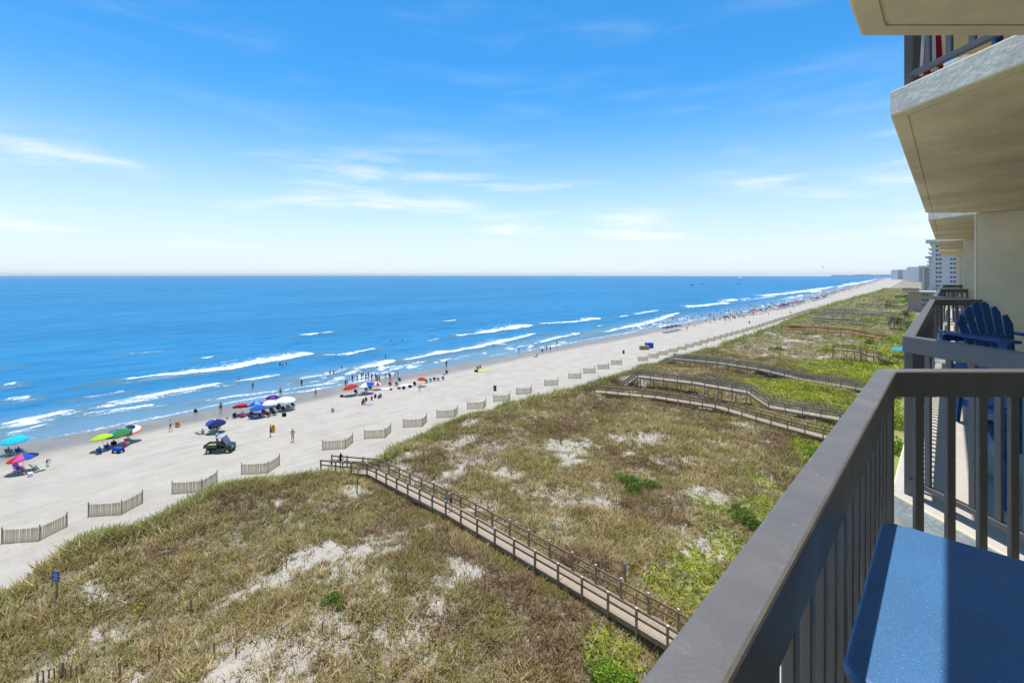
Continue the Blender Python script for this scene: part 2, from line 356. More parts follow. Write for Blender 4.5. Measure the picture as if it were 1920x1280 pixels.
# ------------------------------------------------------------------ the sea with its breakers
WAVES = [  # crest lines in the photograph, width of the broken water in metres, strength
    ([(215, 719), (330, 708), (430, 695), (500, 681), (595, 665)], 4.2, 1.), ([(190, 763), (300, 745), (420, 724)], 2.0, .9), ([(0, 804), (70, 791), (140, 776)], 2.2, .95),
    ([(0, 729), (34, 722)], 2., .9), ([(0, 757), (60, 750)], 2.4, .7), ([(440, 719), (480, 713), (530, 705)], 1.5, .85), ([(555, 632), (630, 624)], 2.6, .9),
    ([(600, 668), (650, 668), (708, 655)], 3., .72), ([(665, 698), (705, 690), (742, 680)], 3.0, 1.), ([(750, 682), (820, 668), (910, 652), (1000, 630), (1016, 628)], 3.2, 1.),
    ([(855, 633), (920, 625), (1002, 611)], 5.0, 1.), ([(1010, 609), (1075, 606), (1127, 598)], 5.5, 1.), ([(1000, 649), (1040, 638), (1092, 627)], 2.4, .9), ([(1125, 627), (1180, 616), (1240, 602), (1275, 588)], 3.5, .95),
    ([(1165, 596), (1182, 593)], 3., .9), ([(1190, 592), (1212, 588), (1236, 583)], 4, .95), ([(1288, 578), (1330, 574), (1372, 569)], 8, 1.), ([(1352, 568), (1386, 562)], 7, 1.), ([(1394, 562), (1406, 560)], 6, .9),
    ([(1436, 557), (1470, 551)], 9, 1.), ([(1478, 551), (1515, 547), (1552, 541)], 12, 1.), ([(1560, 540), (1600, 534), (1640, 526)], 16, 1.), ([(830, 605), (858, 602)], 3, .8), ([(232, 665), (310, 659)], 1.6, .5),
    ([(375, 676), (402, 672)], 2.0, .8), ([(145, 749), (190, 743), (238, 735)], 1.6, .55), ([(150, 780), (220, 771), (295, 762)], 1.2, .8), ([(0, 818), (45, 809), (92, 797)], .9, .7), ([(370, 756), (450, 744), (560, 730)], .8, .75),
    ([(0, 690), (30, 686)], 1.4, .35), ([(800, 641), (826, 636)], 2, .6), ([(1120, 614), (1134, 612)], 2, .8), ([(1380, 566), (1460, 556)], 5, .6), ([(560, 715), (620, 704), (660, 694)], 2.4, .55), ([(745, 690), (800, 679)], 1., .6)]
us = np.concatenate([np.arange(-2.0, 34, .4), np.arange(34, 110, .8), np.geomspace(111, 26000, 70)])
yw = np.concatenate([-np.geomspace(20000, 40, 30), np.arange(-38, 210, .75), np.geomspace(211, 900, 130), np.geomspace(920, 14000, 60)])
Uw, Yw = np.meshgrid(us, yw); Xw = shore(Yw) - Uw
swash = 1.6 * (fbm(Yw / 17., Yw * 0, 88, 3) - .45) * 3
Xw = np.where(Uw < 30, Xw + swash * (1 - Uw / 30), Xw)
foam = np.zeros(Xw.shape); wz = np.zeros(Xw.shape); back = np.zeros(Xw.shape)
for pts, wd, st in WAVES:
    P = [onz(px, py, SEA) for px, py in pts]; wd = wd * 1.45
    ys_ = np.array([p.y for p in P]); xs_ = np.array([p.x for p in P]); o_ = np.argsort(ys_); ys_, xs_ = ys_[o_], xs_[o_]
    if ys_[-1] - ys_[0] < 1: continue
    L = ys_[-1] - ys_[0]
    sel = np.where((yw > ys_[0] - .3 * L - 6) & (yw < ys_[-1] + .3 * L + 6))[0]
    if not len(sel): continue
    a_, b_ = sel[0], sel[-1] + 1
    X, Y = Xw[a_:b_], Yw[a_:b_]
    cx = np.interp(Y, ys_, xs_) + (fbm(Y / 4.5, Y * 0, 31, 3) - .5) * wd * .45
    ext = sstep(ys_[0] - .22 * L - 3, ys_[0] + .06 * L, Y) * (1 - sstep(ys_[-1] - .06 * L, ys_[-1] + .22 * L + 3, Y))
    on = sstep(ys_[0] - .5, ys_[0] + .05 * L + .5, Y) * (1 - sstep(ys_[-1] - .05 * L - .5, ys_[-1] + .5, Y))
    q = X - cx                       # > 0 towards the beach
    n = fbm(X / 1.1, Y / 1.6, 13, 3); w0 = wd
    wd = w0 * (.25 + 1.3 * fbm(Y / (2.5 + .8 * w0), Y * 0, 17, 3)) * (.35 + .65 * on * sstep(ys_[0], ys_[0] + .4 * L, Y))
    f = st * on * np.where(q > 0, 1 - sstep(wd * .05, wd * .22, q), 1 - .75 * sstep(wd * .15, wd * .9, -q + (n - .5) * wd * 2.2) - .25 * sstep(wd * .7, wd * 1.6, -q + (n - .5) * wd * 2.2))
    tail = .5 * st * on * (1 - sstep(wd * .8, wd * 3.2, -q)) * sstep(-.5, 0, -q) * sstep(.42, .66, n)
    foam[a_:b_] = np.maximum(foam[a_:b_], np.maximum(f, tail))
    wd = w0; hh = min(.75, .22 * wd + .1) * st
    wz[a_:b_] = np.maximum(wz[a_:b_], hh * ext * np.where(q > 0, np.exp(-(q / (.28 * wd + .25)) ** 2), np.exp(-(q / (1.1 * wd + .8)) ** 2)))
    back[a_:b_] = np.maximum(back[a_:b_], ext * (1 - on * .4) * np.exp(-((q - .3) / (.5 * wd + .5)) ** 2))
near = 1 - sstep(300, 1200, np.abs(Yw))
swell = (.16 * np.sin((Uw + 5 * fbm(Uw / 30, Yw / 40, 90, 2) * 3) / 2.9) * sstep(10, 50, Uw) + .25 * (fbm(Uw / 5.5, Yw / 17, 91, 3) - .5)) * near * (1 - sstep(200, 900, Uw))
ZW = SEA + (wz + swell * sstep(1, 12, Uw))
uu = Uw + (fbm(Xw / 9, Yw / 22, 95, 3) - .5) * 6
edgef = (1 - sstep(-.1, .45, np.abs(uu * .25 - .55) - .1)) * .55 * sstep(.4, .6, fbm(Xw / 7, Yw / 26, 97, 2))
foam = np.maximum(foam, edgef)
lace = sstep(.52, .66, fbm(Xw / 1.3, Yw / 2.6, 98, 4)) * (1 - sstep(4, 30, Uw)) * sstep(.45, .62, fbm(Xw / 9, Yw / 21, 99, 2)) * .75
foam = np.maximum(foam, lace)
# far breakers along the whole coast
farb = sstep(.56, .68, fbm(Uw / 11, Yw / 70, 101, 3)) * (1 - sstep(20, 60, Uw)) * sstep(330, 700, Yw) * sstep(3, 8, Uw)
foam = np.maximum(foam, farb * .95)
shal = (1 - sstep(1, 30, uu)) * .9
cw = np.stack([foam, np.clip(shal, 0, 1), np.clip(back, 0, 1)], -1).reshape(-1, 3)
m = bpy.data.materials.new('sea_water'); m.use_nodes = True; t = m.node_tree; b = t.nodes['Principled BSDF']
at = N(t, 'ShaderNodeAttribute', attribute_name='Col'); sp = N(t, 'ShaderNodeSeparateColor'); t.links.new(at.outputs['Color'], sp.inputs[0])
ge = N(t, 'ShaderNodeNewGeometry')
mpw = N(t, 'ShaderNodeMapping'); t.links.new(ge.outputs['Position'], mpw.inputs[0]); mpw.inputs['Scale'].default_value = (1.0, .38, 1); mpw.inputs['Rotation'].default_value = (0, 0, R(-9))
big = noise(.012, 5, .6, mpw.outputs[0]); mid = noise(.11, 6, .65, mpw.outputs[0])
deep = mixc(t, maprange(t, big, .35, .65), (.022, .19, .36), (.032, .235, .43))
deep = mixc(t, mathn(t, 'MULTIPLY', maprange(t, mid, .5, .72), .45), deep, (.006, .12, .265))
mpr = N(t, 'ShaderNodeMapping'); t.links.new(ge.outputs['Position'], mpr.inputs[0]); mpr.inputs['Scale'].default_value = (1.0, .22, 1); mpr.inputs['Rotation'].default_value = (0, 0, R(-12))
deep = mixc(t, mathn(t, 'MULTIPLY', maprange(t, noise(.42, 8, .72, mpr.outputs[0]), .46, .66), .55), deep, (.010, .115, .245))  # dark sides of the ripples painted into the water colour
deep = mixc(t, mathn(t, 'MULTIPLY', maprange(t, noise(.30, 8, .72, mpr.outputs[0]), .54, .36), .30), deep, (.05, .27, .47))  # light sides of the ripples, painted in likewise
wc = mixc(t, sp.outputs[1], deep, (.17, .275, .335))
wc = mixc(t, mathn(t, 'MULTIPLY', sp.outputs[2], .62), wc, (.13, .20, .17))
fine = noise(1.5, 8, .8)
ff = mathn(t, 'ADD', sp.outputs[0], mathn(t, 'MULTIPLY', mathn(t, 'SUBTRACT', fine, .5), 2.2))
ff = mathn(t, 'MULTIPLY', maprange(t, ff, .28, .80), maprange(t, sp.outputs[0], .02, .25))
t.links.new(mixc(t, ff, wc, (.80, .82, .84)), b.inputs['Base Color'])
t.links.new(maprange(t, ff, 0, 1, .22, .8), b.inputs['Roughness'])
b.inputs['Specular IOR Level'].default_value = 0.0
bp = N(t, 'ShaderNodeBump'); bp.inputs['Distance'].default_value = .5; bp.inputs['Strength'].default_value = .55
mp2 = N(t, 'ShaderNodeMapping'); t.links.new(ge.outputs['Position'], mp2.inputs[0]); mp2.inputs['Scale'].default_value = (1.0, .45, 1); mp2.inputs['Rotation'].default_value = (0, 0, R(-14))
t.links.new(mathn(t, 'ADD', noise(.55, 7, .65, mp2.outputs[0]), mathn(t, 'MULTIPLY', noise(.09, 4, .6, mp2.outputs[0]), 2.5)), bp.inputs['Height']); t.links.new(bp.outputs[0], b.inputs['Normal'])
gl = N(t, 'ShaderNodeBsdfGlossy'); gl.inputs['Roughness'].default_value = .22; t.links.new(bp.outputs[0], gl.inputs['Normal'])
mx = N(t, 'ShaderNodeMixShader'); t.links.new(mathn(t, 'SUBTRACT', .10, mathn(t, 'MULTIPLY', ff, .09)), mx.inputs[0])
t.links.new(b.outputs[0], mx.inputs[1]); t.links.new(gl.outputs[0], mx.inputs[2]); t.links.new(mx.outputs[0], t.nodes['Material Output'].inputs['Surface'])
Vw = np.stack([Xw, Yw, ZW], -1).reshape(-1, 3)
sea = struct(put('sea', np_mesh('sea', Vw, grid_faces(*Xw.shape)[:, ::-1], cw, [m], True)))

# ------------------------------------------------------------------ dune grass: far too much to count, one object
def blades(P, sc_, colr, nb, hgt, wid, lean, rad, seed, jit=.30):
    """P (n,3) tuft feet, sc_ (n,), colr (n,3) -> triangles"""
    g = np.random.default_rng(seed); n = len(P)
    ph = g.uniform(0, 2 * np.pi, (n, nb)); rr = rad * np.sqrt(g.uniform(0, 1, (n, nb))) * sc_[:, None]; pa = g.uniform(0, 2 * np.pi, (n, nb))
    bx = P[:, None, 0] + rr * np.cos(pa); by = P[:, None, 1] + rr * np.sin(pa); bz = P[:, None, 2] - .04 + 0 * rr
    h = hgt * sc_[:, None] * g.uniform(.45, 1.15, (n, nb)); le = lean * h * g.uniform(.2, 1.3, (n, nb))
    wv = wid * sc_[:, None] * g.uniform(.6, 1.4, (n, nb)) * .5
    qx, qy = -np.sin(ph), np.cos(ph)
    A = np.stack([bx + qx * wv, by + qy * wv, bz], -1); B = np.stack([bx - qx * wv, by - qy * wv, bz], -1)
    C = np.stack([bx + np.cos(ph) * le + .12 * h, by + np.sin(ph) * le + .05 * h, bz + h], -1)
    V = np.stack([A, B, C], 2).reshape(-1, 3)
    c = colr[:, None, :] * (1 + jit * g.standard_normal((n, nb, 1))); c = np.clip(c, .01, .8)
    c = np.repeat(c[:, :, None, :], 3, 2).reshape(-1, 3)
    return V, c
def scatter(n, y0, y1, d0, d1, seed):
    g = np.random.default_rng(seed); y = g.uniform(y0, y1, n); x = edge(y) + g.uniform(d0, d1, n)
    return x, y, g
VV, CC = [], []
DRY, OLV, BRN, GRN, TAN = (np.array(c) for c in ((.55, .40, .175), (.32, .28, .075), (.33, .205, .11), (.225, .275, .06), (.70, .55, .30)))
for (n, y0, y1, d1, s0, nb, seed) in ((115000, -14, 52, 46, 1.0, 9, 1), (60000, 52, 125, 48, 1.35, 9, 2), (20000, 125, 330, 52, 2.1, 8, 3), (9000, 330, 900, 60, 4.2, 7, 4)):
    x, y, g = scatter(n, y0, y1, -.3, d1, seed)
    c, gr = cover(x, y)
    keep = (g.uniform(0, 1, n) < np.maximum(c * .95, .16) * (1 - .8 * sstep(.3, .7, gr))) & (x < -9.5 + np.interp(y, [0, 300, 1300], [0, 0, -20])) & (c + g.uniform(0, .3, n) > .06)
    x, y, c, gr = x[keep], y[keep], c[keep], gr[keep]; k = len(x)
    d = x - edge(y)
    z = terr(x, y)
    crest = np.exp(-((d - 1.6) / 2.4) ** 2)
    p1 = fbm(x / 6.5, y / 6.5, 111, 3)[:, None]; p2 = fbm(x / 2.3, y / 2.3, 115, 2)[:, None]; r_ = g.uniform(0, 1, (k, 1))
    col = np.where(r_ < .30, DRY, np.where(r_ < .62, OLV, np.where(r_ < .82, BRN, TAN)))
    col = col * (1 - .7 * sstep(.48, .62, p1)) + BRN * .8 * (.7 * sstep(.48, .62, p1))
    col = col * (1 - .6 * sstep(.5, .68, p2)) + OLV * (.6 * sstep(.5, .68, p2))
    gm = np.clip(.75 * crest[:, None] * sstep(.3, .6, p1 + .15) + .5 * gr[:, None] + .35 * sstep(80, 220, y)[:, None], 0, .9)
    col = col * (1 - gm) + (GRN * (1 + .15 * sstep(80, 220, y)[:, None])) * gm
    s_ = s0 * (.6 + .4 * g.gamma(2., .5, k).clip(0, 2.0)) * (.75 + .6 * fbm(x / 1.1, y / 1.1, 141, 2)) * (1 + 1.0 * crest)
    V, C = blades(np.stack([x, y, z], -1), s_, col, nb, .31, .045, 1.25, .26, seed + 50)
    VV.append(V); CC.append(C)
V = np.concatenate(VV); C = np.concatenate(CC)
attr_mat('dune_grass', .75, .12, .22)
grass = struct(put('dune_grass', np_mesh('dune_grass', V, np.arange(len(V)).reshape(-1, 3), C, [MATS['dune_grass']])), 'stuff')
grass['label'] = 'tan and olive dune grass covering the dunes behind the beach'
# bright creeping plants in the hollows
VV, CC = [], []
for (n, y0, y1, s0, nb, seed) in ((52000, -5, 60, .5, 9, 21), (44000, 60, 135, .9, 8, 22), (12000, 135, 300, 1.8, 7, 23)):
    x, y, g = scatter(n, y0, y1, 4, 50, seed); _, gr = cover(x, y)
    keep = (g.uniform(0, 1, n) < gr * 1.5 - .2) & (x < -6); x, y = x[keep], y[keep]; k = len(x)
    r_ = g.uniform(0, 1, (k, 1)); nn = fbm(x / 1.9, y / 1.9, 131, 2)[:, None]
    col = np.where(r_ < .5, np.array((.46, .47, .045)), np.where(r_ < .8, np.array((.29, .36, .04)), np.array((.58, .55, .09)))) * (.52 + .7 * nn)
    V, C = blades(np.stack([x, y, terr(x, y)], -1), s0 * g.uniform(.7, 1.4, k), col, nb, .38, .17, 1.25, .34, seed + 50)
    VV.append(V); CC.append(C)
V = np.concatenate(VV); C = np.concatenate(CC)
gc = struct(put('ground_cover', np_mesh('ground_cover', V, np.arange(len(V)).reshape(-1, 3), C, [MATS['dune_grass']])), 'stuff')
gc['label'] = 'bright yellow green creeping plants in the dune hollows'
# ------------------------------------------------------------------ our building: slabs, partition walls, facade
FLOOR = EYE - 1.55; FTF = 2.86; SLAB = .18
Y1C, GAP, LEN = 2.70, 1.52, 6.93; PITCH = GAP + LEN
def bay(k): return (Y1C - LEN + k * PITCH, Y1C + k * PITCH)      # front corner positions of bay k along the coast
M_stucco = mat('tan_stucco', (.90, .79, .56), .85, .15, var=.10, scale=1.3, bump=.35, bscale=55)
M_soffit = mat('khaki_soffit', (.80, .67, .42), .8, .15, var=.18, scale=.9, bump=.25, bscale=28)
M_white = mat('white_slab_edge', (.92, .81, .64), .8, .2, var=.12, scale=7, bump=1.0, bscale=26)
M_floor = mat('balcony_floor', (.56, .51, .43), .7, .25, var=.07, scale=3, bump=.15, bscale=60)
M_bead = mat('corner_bead', (.68, .66, .60), .6, .3, var=.06, scale=5)
M_rail = mat('grey_brown_powder_coat', (.138, .118, .100), .46, 1.0, var=.10, scale=9, bump=.12, bscale=160)
M_rail2 = mat('slate_grey_powder_coat', (.115, .106, .098), .46, .9, var=.09, scale=8, bump=.2, bscale=150)
t = M_rail.node_tree; b = t.nodes['Principled BSDF']; c = N(t, 'ShaderNodeTexCoord')      # salt specks and rubbed patches on the foreground rail
n = N(t, 'ShaderNodeTexNoise'); n.inputs['Scale'].default_value = 70; n.inputs['Detail'].default_value = 2; t.links.new(c.outputs['Object'], n.inputs[0])
n3 = N(t, 'ShaderNodeTexNoise'); n3.inputs['Scale'].default_value = 3.5; n3.inputs['Detail'].default_value = 6; n3.inputs['Roughness'].default_value = .7; t.links.new(c.outputs['Object'], n3.inputs[0])
src = b.inputs['Base Color'].links[0].from_socket
rub = mixc(t, mathn(t, 'MULTIPLY', maprange(t, n3.outputs[0], .52, .72), .35), src, (.27, .255, .24))
t.links.new(mixc(t, mathn(t, 'MULTIPLY', maprange(t, n.outputs[0], .72, .78), .55), rub, (.50, .49, .47)), b.inputs['Base Color'])
t.links.new(maprange(t, n3.outputs[0], .35, .7, .40, .56), b.inputs['Roughness'])
M_glass = mat('dark_glass', (.03, .04, .05), .08, .6)
M_alu = mat('white_window_frame', (.7, .7, .69), .5, .4, var=.05)
bld = thing('condo_building', 'tan stucco condominium tower with angular balconies along the right edge', 'building', (1.2, 0, 0))
def slab_poly(k, o=.30, back=2.6):
    y0, y1 = bay(k); s = (.55 + o) * ST / CT
    return [(-o, y0), (-o, y1), (.55, y1 + s), (back, y1 + s), (back, y0 - s), (.55, y0 - s)]
def slab_mesh():
    """one bay's floor slab: rough white edge, level floor, soffit with a drip groove"""
    poly = slab_poly(0); me = bpy.data.meshes.new('slab'); bm = bmesh.new()
    top = [bm.verts.new((x, y, 0)) for x, y in poly]; bot = [bm.verts.new((x, y, -SLAB)) for x, y in poly]
    ft = bm.faces.new(top); fb = bm.faces.new(bot[::-1])
    n = len(poly); side = [bm.faces.new((top[(i + 1) % n], top[i], bot[i], bot[(i + 1) % n])) for i in range(n)]
    bmesh.ops.recalc_face_normals(bm, faces=bm.faces)
    ft.material_index = 1
    for f in side: f.material_index = 2
    fb.material_index = 0
    bmesh.ops.inset_region(bm, faces=[fb], thickness=.10)
    r2 = bmesh.ops.inset_region(bm, faces=[fb], thickness=.016)
    ring = r2['faces']
    bmesh.ops.inset_region(bm, faces=ring, thickness=.001)
    for v in {v for f in ring for v in f.verts}: v.co.z += .012
    bmesh.ops.bevel(bm, geom=[e for e in bm.edges if len(e.link_faces) == 2 and {f.material_index for f in e.link_faces} in ({2}, {1, 2}, {0, 2})], offset=.012, segments=2, affect='EDGES', profile=.5)
    bm.to_mesh(me); bm.free()
    for mm in (M_soffit, M_floor, M_white): me.materials.append(mm)
    return me
SM = slab_mesh()
for lv in range(-7, 4):
    for k in range(-1, 5):
        if lv < -2 and k > 2: continue
        put('balcony_slab', SM, None, bld, (-1.2, k * PITCH, FLOOR + lv * FTF + (.002 if k % 2 else 0)))
def notch(k): return Y1C + k * PITCH + GAP / 2
wallm = MB(); wallm.box((0, 0, 0), (2.35, .24, FTF - SLAB - .004)); WM = wallm.mesh('partition', .006)
beadm = MB(); beadm.box((0, 0, 0), (.008, .25, FTF - SLAB - .006)); BM_ = beadm.mesh('bead', .004)
for lv in range(-7, 4):
    for k in range(-2, 5):
        if lv < -2 and k > 1: continue
        zc = FLOOR + lv * FTF + (FTF - SLAB) / 2 + .001
        wl = put('partition_wall', WM, M_stucco, bld, (.36 + 1.175 - 1.2, notch(k), zc))
        if lv == 0: put('corner_bead', BM_, M_bead, wl, (-1.175 - .004, 0, 0))
MB().box((0, 0, 0), (.25, 7 * PITCH - .1, 11 * FTF)).build('facade_wall', M_stucco, bld, (2.75 - 1.2, 1.5 * PITCH, FLOOR + 1.5 * FTF - 3 * FTF))
# sliding doors in the facade of the two nearest bays
for k in (0, 1):
    y0, y1 = bay(k); yc = (y0 + y1) / 2
    dr = MB().box((0, 0, 0), (.04, 2.4, 2.1)).build('sliding_door', M_glass, bld, (2.60 - 1.2, yc, FLOOR + 1.06))
    f = MB()
    for yy in (-1.23, 0, 1.23): f.box((-.03, yy, 0), (.05, .07, 2.2))
    f.box((-.03, 0, 1.06), (.05, 2.5, .07)); f.box((-.03, 0, -1.02), (.05, 2.5, .06)); f.build('door_frame', M_alu, dr)
# solid base of the tower below the lowest slab
MB().box((0, 0, 0), (18, 7 * PITCH, 24)).build('tower_core', M_stucco, bld, (12.0 - 1.2, 1.5 * PITCH, 12.4))
MB().box((0, 0, 0), (2.6, 7 * PITCH, 1.2)).build('plinth', M_stucco, bld, (1.3 - 1.2 + .2, 1.5 * PITCH, .9))

# ------------------------------------------------------------------ balcony railings
def sweep(path, wd, h):
    """rectangular bar along a level path with mitred corners; path in xy, top at z = 0"""
    P = [Vector((x, y, 0)) for x, y in path]; mb = MB(); rings = []
    for i, p in enumerate(P):
        a = (P[i] - P[i - 1]).normalized() if i else (P[1] - P[0]).normalized()
        c = (P[i + 1] - P[i]).normalized() if i < len(P) - 1 else a
        na, nc = Vector((-a.y, a.x, 0)), Vector((-c.y, c.x, 0)); mi = (na + nc).normalized(); k = 1 / max(.3, mi.dot(na))
        rings.append([p + mi * (wd / 2 * k), p - mi * (wd / 2 * k)])
    vs = []
    for l, r_ in rings: vs += [l, r_, r_ - Vector((0, 0, h)), l - Vector((0, 0, h))]
    fs = [(3, 2, 1, 0)] + [(4 * (len(P) - 1) + j) for j in ()]
    fs.append(tuple(4 * (len(P) - 1) + j for j in range(4)))
    for i in range(len(P) - 1):
        for j in range(4): fs.append((4 * i + j, 4 * i + (j + 1) % 4, 4 * i + 4 + (j + 1) % 4, 4 * i + 4 + j))
    return mb.add(vs, fs)
RAILH = 1.12
balm = MB(); balm.box((0, 0, 0), (.022, .038, RAILH - .115 - .12)); BALM = balm.mesh('baluster', .003, 1); BALM.materials.append(M_rail)
postm = MB(); postm.box((0, 0, 0), (.05, .05, RAILH - .10)); POSTM = postm.mesh('post', .004, 1); POSTM.materials.append(M_rail)
def railing(k, lv, label, mt):
    y0, y1 = bay(k); a = -.2025; g = .06; zf = FLOOR + lv * FTF; e = .42; L = (e - a); t = ST / CT
    ya, yb = y0 + g, y1 - g + .03
    path = [(e, ya - L * t), (a, ya), (a, yb), (e, yb + L * t)]
    o = thing('balcony_railing', label, 'railing', (a, (ya + yb) / 2, zf + .01))
    off = Vector((-a, -(ya + yb) / 2, -zf - .01))
    sweep(path, .07, .115).build('top_rail', mt, o, off + Vector((0, 0, zf + RAILH)), bevel=.006)
    sweep(path, .04, .035).build('bottom_rail', mt, o, off + Vector((0, 0, zf + .12)), bevel=.003)
    for p in path:
        rz = 0
        put('post', POSTM, None, o, off + Vector((p[0] + (.0 if p[0] > 0 else .0), p[1], zf + (RAILH - .10) / 2 - .008)), rz, objmat=[mt])
    for i in range(3):
        p, q = Vector(path[i]), Vector(path[i + 1]); d = q - p; n = max(2, round(d.length / (.135 if i == 1 else .155)))
        rz = math.atan2(d.y, d.x) - math.pi / 2
        for j in range(1, n):
            c = p + d * (j / n)
            put('baluster', BALM, None, o, off + Vector((c.x, c.y, zf + .12 + (RAILH - .115 - .12) / 2)), rz, objmat=[mt])
    return o
railing(0, 0, 'grey metal balcony railing in the foreground beside the blue table', M_rail)
railing(1, 0, 'slate grey railing of the next balcony, around the blue fan-backed chair', M_rail2)
railing(2, 0, 'dark grey railing of the third balcony, beyond the fan-backed chair', M_rail2)
railing(3, 0, 'small dark railing of the farthest balcony, in front of the white tower', M_rail2)
railing(1, 1, 'dark railing of the balcony one floor up, with a striped flag behind it', M_rail2)
railing(1, -1, 'grey railing of the balcony one floor below, seen through the balusters', M_rail2)

# ------------------------------------------------------------------ blue table in the foreground
M_blue = mat('blue_table_painted_sparkle', (.018, .085, .25), .5, .9)
t = M_blue.node_tree; b = t.nodes['Principled BSDF']; c = N(t, 'ShaderNodeTexCoord')
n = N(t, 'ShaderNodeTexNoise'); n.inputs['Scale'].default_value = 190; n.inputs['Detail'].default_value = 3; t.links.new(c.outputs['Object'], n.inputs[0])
n3 = N(t, 'ShaderNodeTexNoise'); n3.inputs['Scale'].default_value = 5; n3.inputs['Detail'].default_value = 4; t.links.new(c.outputs['Object'], n3.inputs[0])
bc = mixc(t, maprange(t, n3.outputs[0], .3, .7), (.03, .15, .35), (.037, .175, .40))
t.links.new(mixc(t, mathn(t, 'MULTIPLY', maprange(t, n.outputs[0], .56, .72), .6), bc, (.25, .36, .55)), b.inputs['Base Color'])  # pale flecks in the base colour paint the sparkle of the sun
bp = N(t, 'ShaderNodeBump'); bp.inputs['Strength'].default_value = 1.0; bp.inputs['Distance'].default_value = .002
t.links.new(n.outputs[0], bp.inputs['Height']); t.links.new(bp.outputs[0], b.inputs['Normal'])
TZ = EYE - .78
tb = thing('balcony_table', 'glossy blue table with painted sparkle, half in sun beside the foreground railing', 'table', (.22, 1.49, FLOOR + .01))
def rrect(x0, x1, y0, y1, r, n=7):
    out = []
    for cx, cy, a0 in ((x1 - r, y1 - r, 0), (x0 + r, y1 - r, 90), (x0 + r, y0 + r, 180), (x1 - r, y0 + r, 270)):
        out += [(cx + r * math.cos(R(a0 + 90 * i / n)), cy + r * math.sin(R(a0 + 90 * i / n))) for i in range(n + 1)]
    return out
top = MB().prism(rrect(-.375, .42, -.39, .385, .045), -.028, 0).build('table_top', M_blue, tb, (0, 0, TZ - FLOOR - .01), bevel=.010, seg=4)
for p in top.data.polygons: p.use_smooth = abs(p.normal.z) < .98
for sx in (-.31, .34):
    for sy in (-.31, .31):
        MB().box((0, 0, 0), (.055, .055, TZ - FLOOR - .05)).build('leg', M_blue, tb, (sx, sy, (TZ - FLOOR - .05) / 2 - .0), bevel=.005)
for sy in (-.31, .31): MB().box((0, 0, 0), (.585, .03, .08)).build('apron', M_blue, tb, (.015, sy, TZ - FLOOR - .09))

# ------------------------------------------------------------------ fan-backed chairs
M_navy = mat('blue_poly_lumber', (.015, .095, .29), .38, .45, var=.08, scale=12, bump=.1, bscale=90)
M_screw = mat('steel_screw', (.6, .6, .6), .3, .5, metal=1.0)
def fan_chair(label, loc, rz, sh, lv_group=None):
    """sh = seat height; faces local -Y; seat, fan of back slats, wide arms, legs"""
    o = thing('fan_back_chair', label, 'chair', loc, rz, lv_group)
    ah = sh + .26; W_ = .30
    for s in (-1, 1):
        MB().beam((s * W_, -.28, 0), (s * W_, -.28, ah), .045, .10).build('leg', M_navy, o, bevel=.004)
        MB().beam((s * (W_ - .035), .34, 0), (s * (W_ - .035), .24, sh + .02), .04, .10).build('leg', M_navy, o, bevel=.004)
        MB().beam((s * (W_ - .035), -.31, sh - .03), (s * (W_ - .035), .40, sh - .12), .035, .11).build('seat_rail', M_navy, o, bevel=.004)
        pol = [(-.05, .42), (-.05, .1), (-.075, -.15), (-.075, -.36), (-.05, -.41), (.04, -.41), (.085, -.36), (.085, -.1), (.05, .3), (.05, .42)]
        pol = [(x * s, y) for x, y in pol]
        if s < 0: pol = pol[::-1]
        ar = MB().prism(pol, 0, .028).build('arm', M_navy, o, (s * (W_ + .02), 0, ah), bevel=.006)
        MB().tube((0, 0, 0), (0, 0, .002), .038, n=16).build('cup_hole_shade_disc', mat('cup_shadow_black', (.01, .012, .02), .6), ar, (s * .005, -.32, .029))  # flat black disc stands in for the shade inside a cup hole
    for i in range(6):
        y = -.30 + i * .088; z = sh + .012 - (.0 if i == 0 else .012 * i)
        MB().box((0, 0, 0), (.56, .078, .024), rx=-.13 if i else .5).build('seat_slat', M_navy, o, (0, y, z), bevel=.005)
    MB().box((0, 0, 0), (.60, .03, .08)).build('back_brace', M_navy, o, (0, .30, sh + .02)); MB().box((0, 0, 0), (.66, .03, .07)).build('back_brace', M_navy, o, (0, .42, ah - .05))
    tops = (.50, .585, .63, .63, .585, .50)
    for i in range(6):
        u = (i - 2.5); lean = .30
        x0, x1 = u * .062, u * .088; h = tops[i]
        sn = 1 if u > 0 else -1
        w0, w1 = .050, .073
        pts = [(x0 - w0 / 2, 0), (x0 + w0 / 2, 0), (x1 + w1 / 2, h - (.055 if sn > 0 else 0.0) * abs(u) / 1.6 - .01), (x1 + w1 * .1, h + .004), (x1 - w1 / 2, h - (.055 if sn < 0 else 0.0) * abs(u) / 1.6 - .01)]
        vs = [Vector((x, .20 + z * lean - th, sh - .03 + z)) for th in (0, .022) for x, z in pts]
        n = 5
        sl_ = MB().add(vs, [tuple(range(n)), tuple(range(2 * n - 1, n - 1, -1))] + [(i2, n + i2, n + (i2 + 1) % n, (i2 + 1) % n) for i2 in range(n)]).build('back_slat', M_navy, o, bevel=.004)
        zz = .30; MB().tube((0, 0, 0), (0, -.003, 0), .006, n=8).build('screw', M_screw, sl_, ((x0 + (x1 - x0) * zz / h), .20 + zz * lean - .022, sh - .03 + zz))
    if sh > .5:
        MB().box((0, 0, 0), (.60, .09, .028)).build('footrest', M_navy, o, (0, -.36, .24), bevel=.004); MB().box((0, 0, 0), (.60, .09, .028)).build('footrest', M_navy, o, (0, -.27, .25))
        for s in (-1, 1): MB().beam((s * .24, -.40, .215), (s * .24, .33, .215), .03, .06).build('side_stretcher', M_navy, o)
    return o
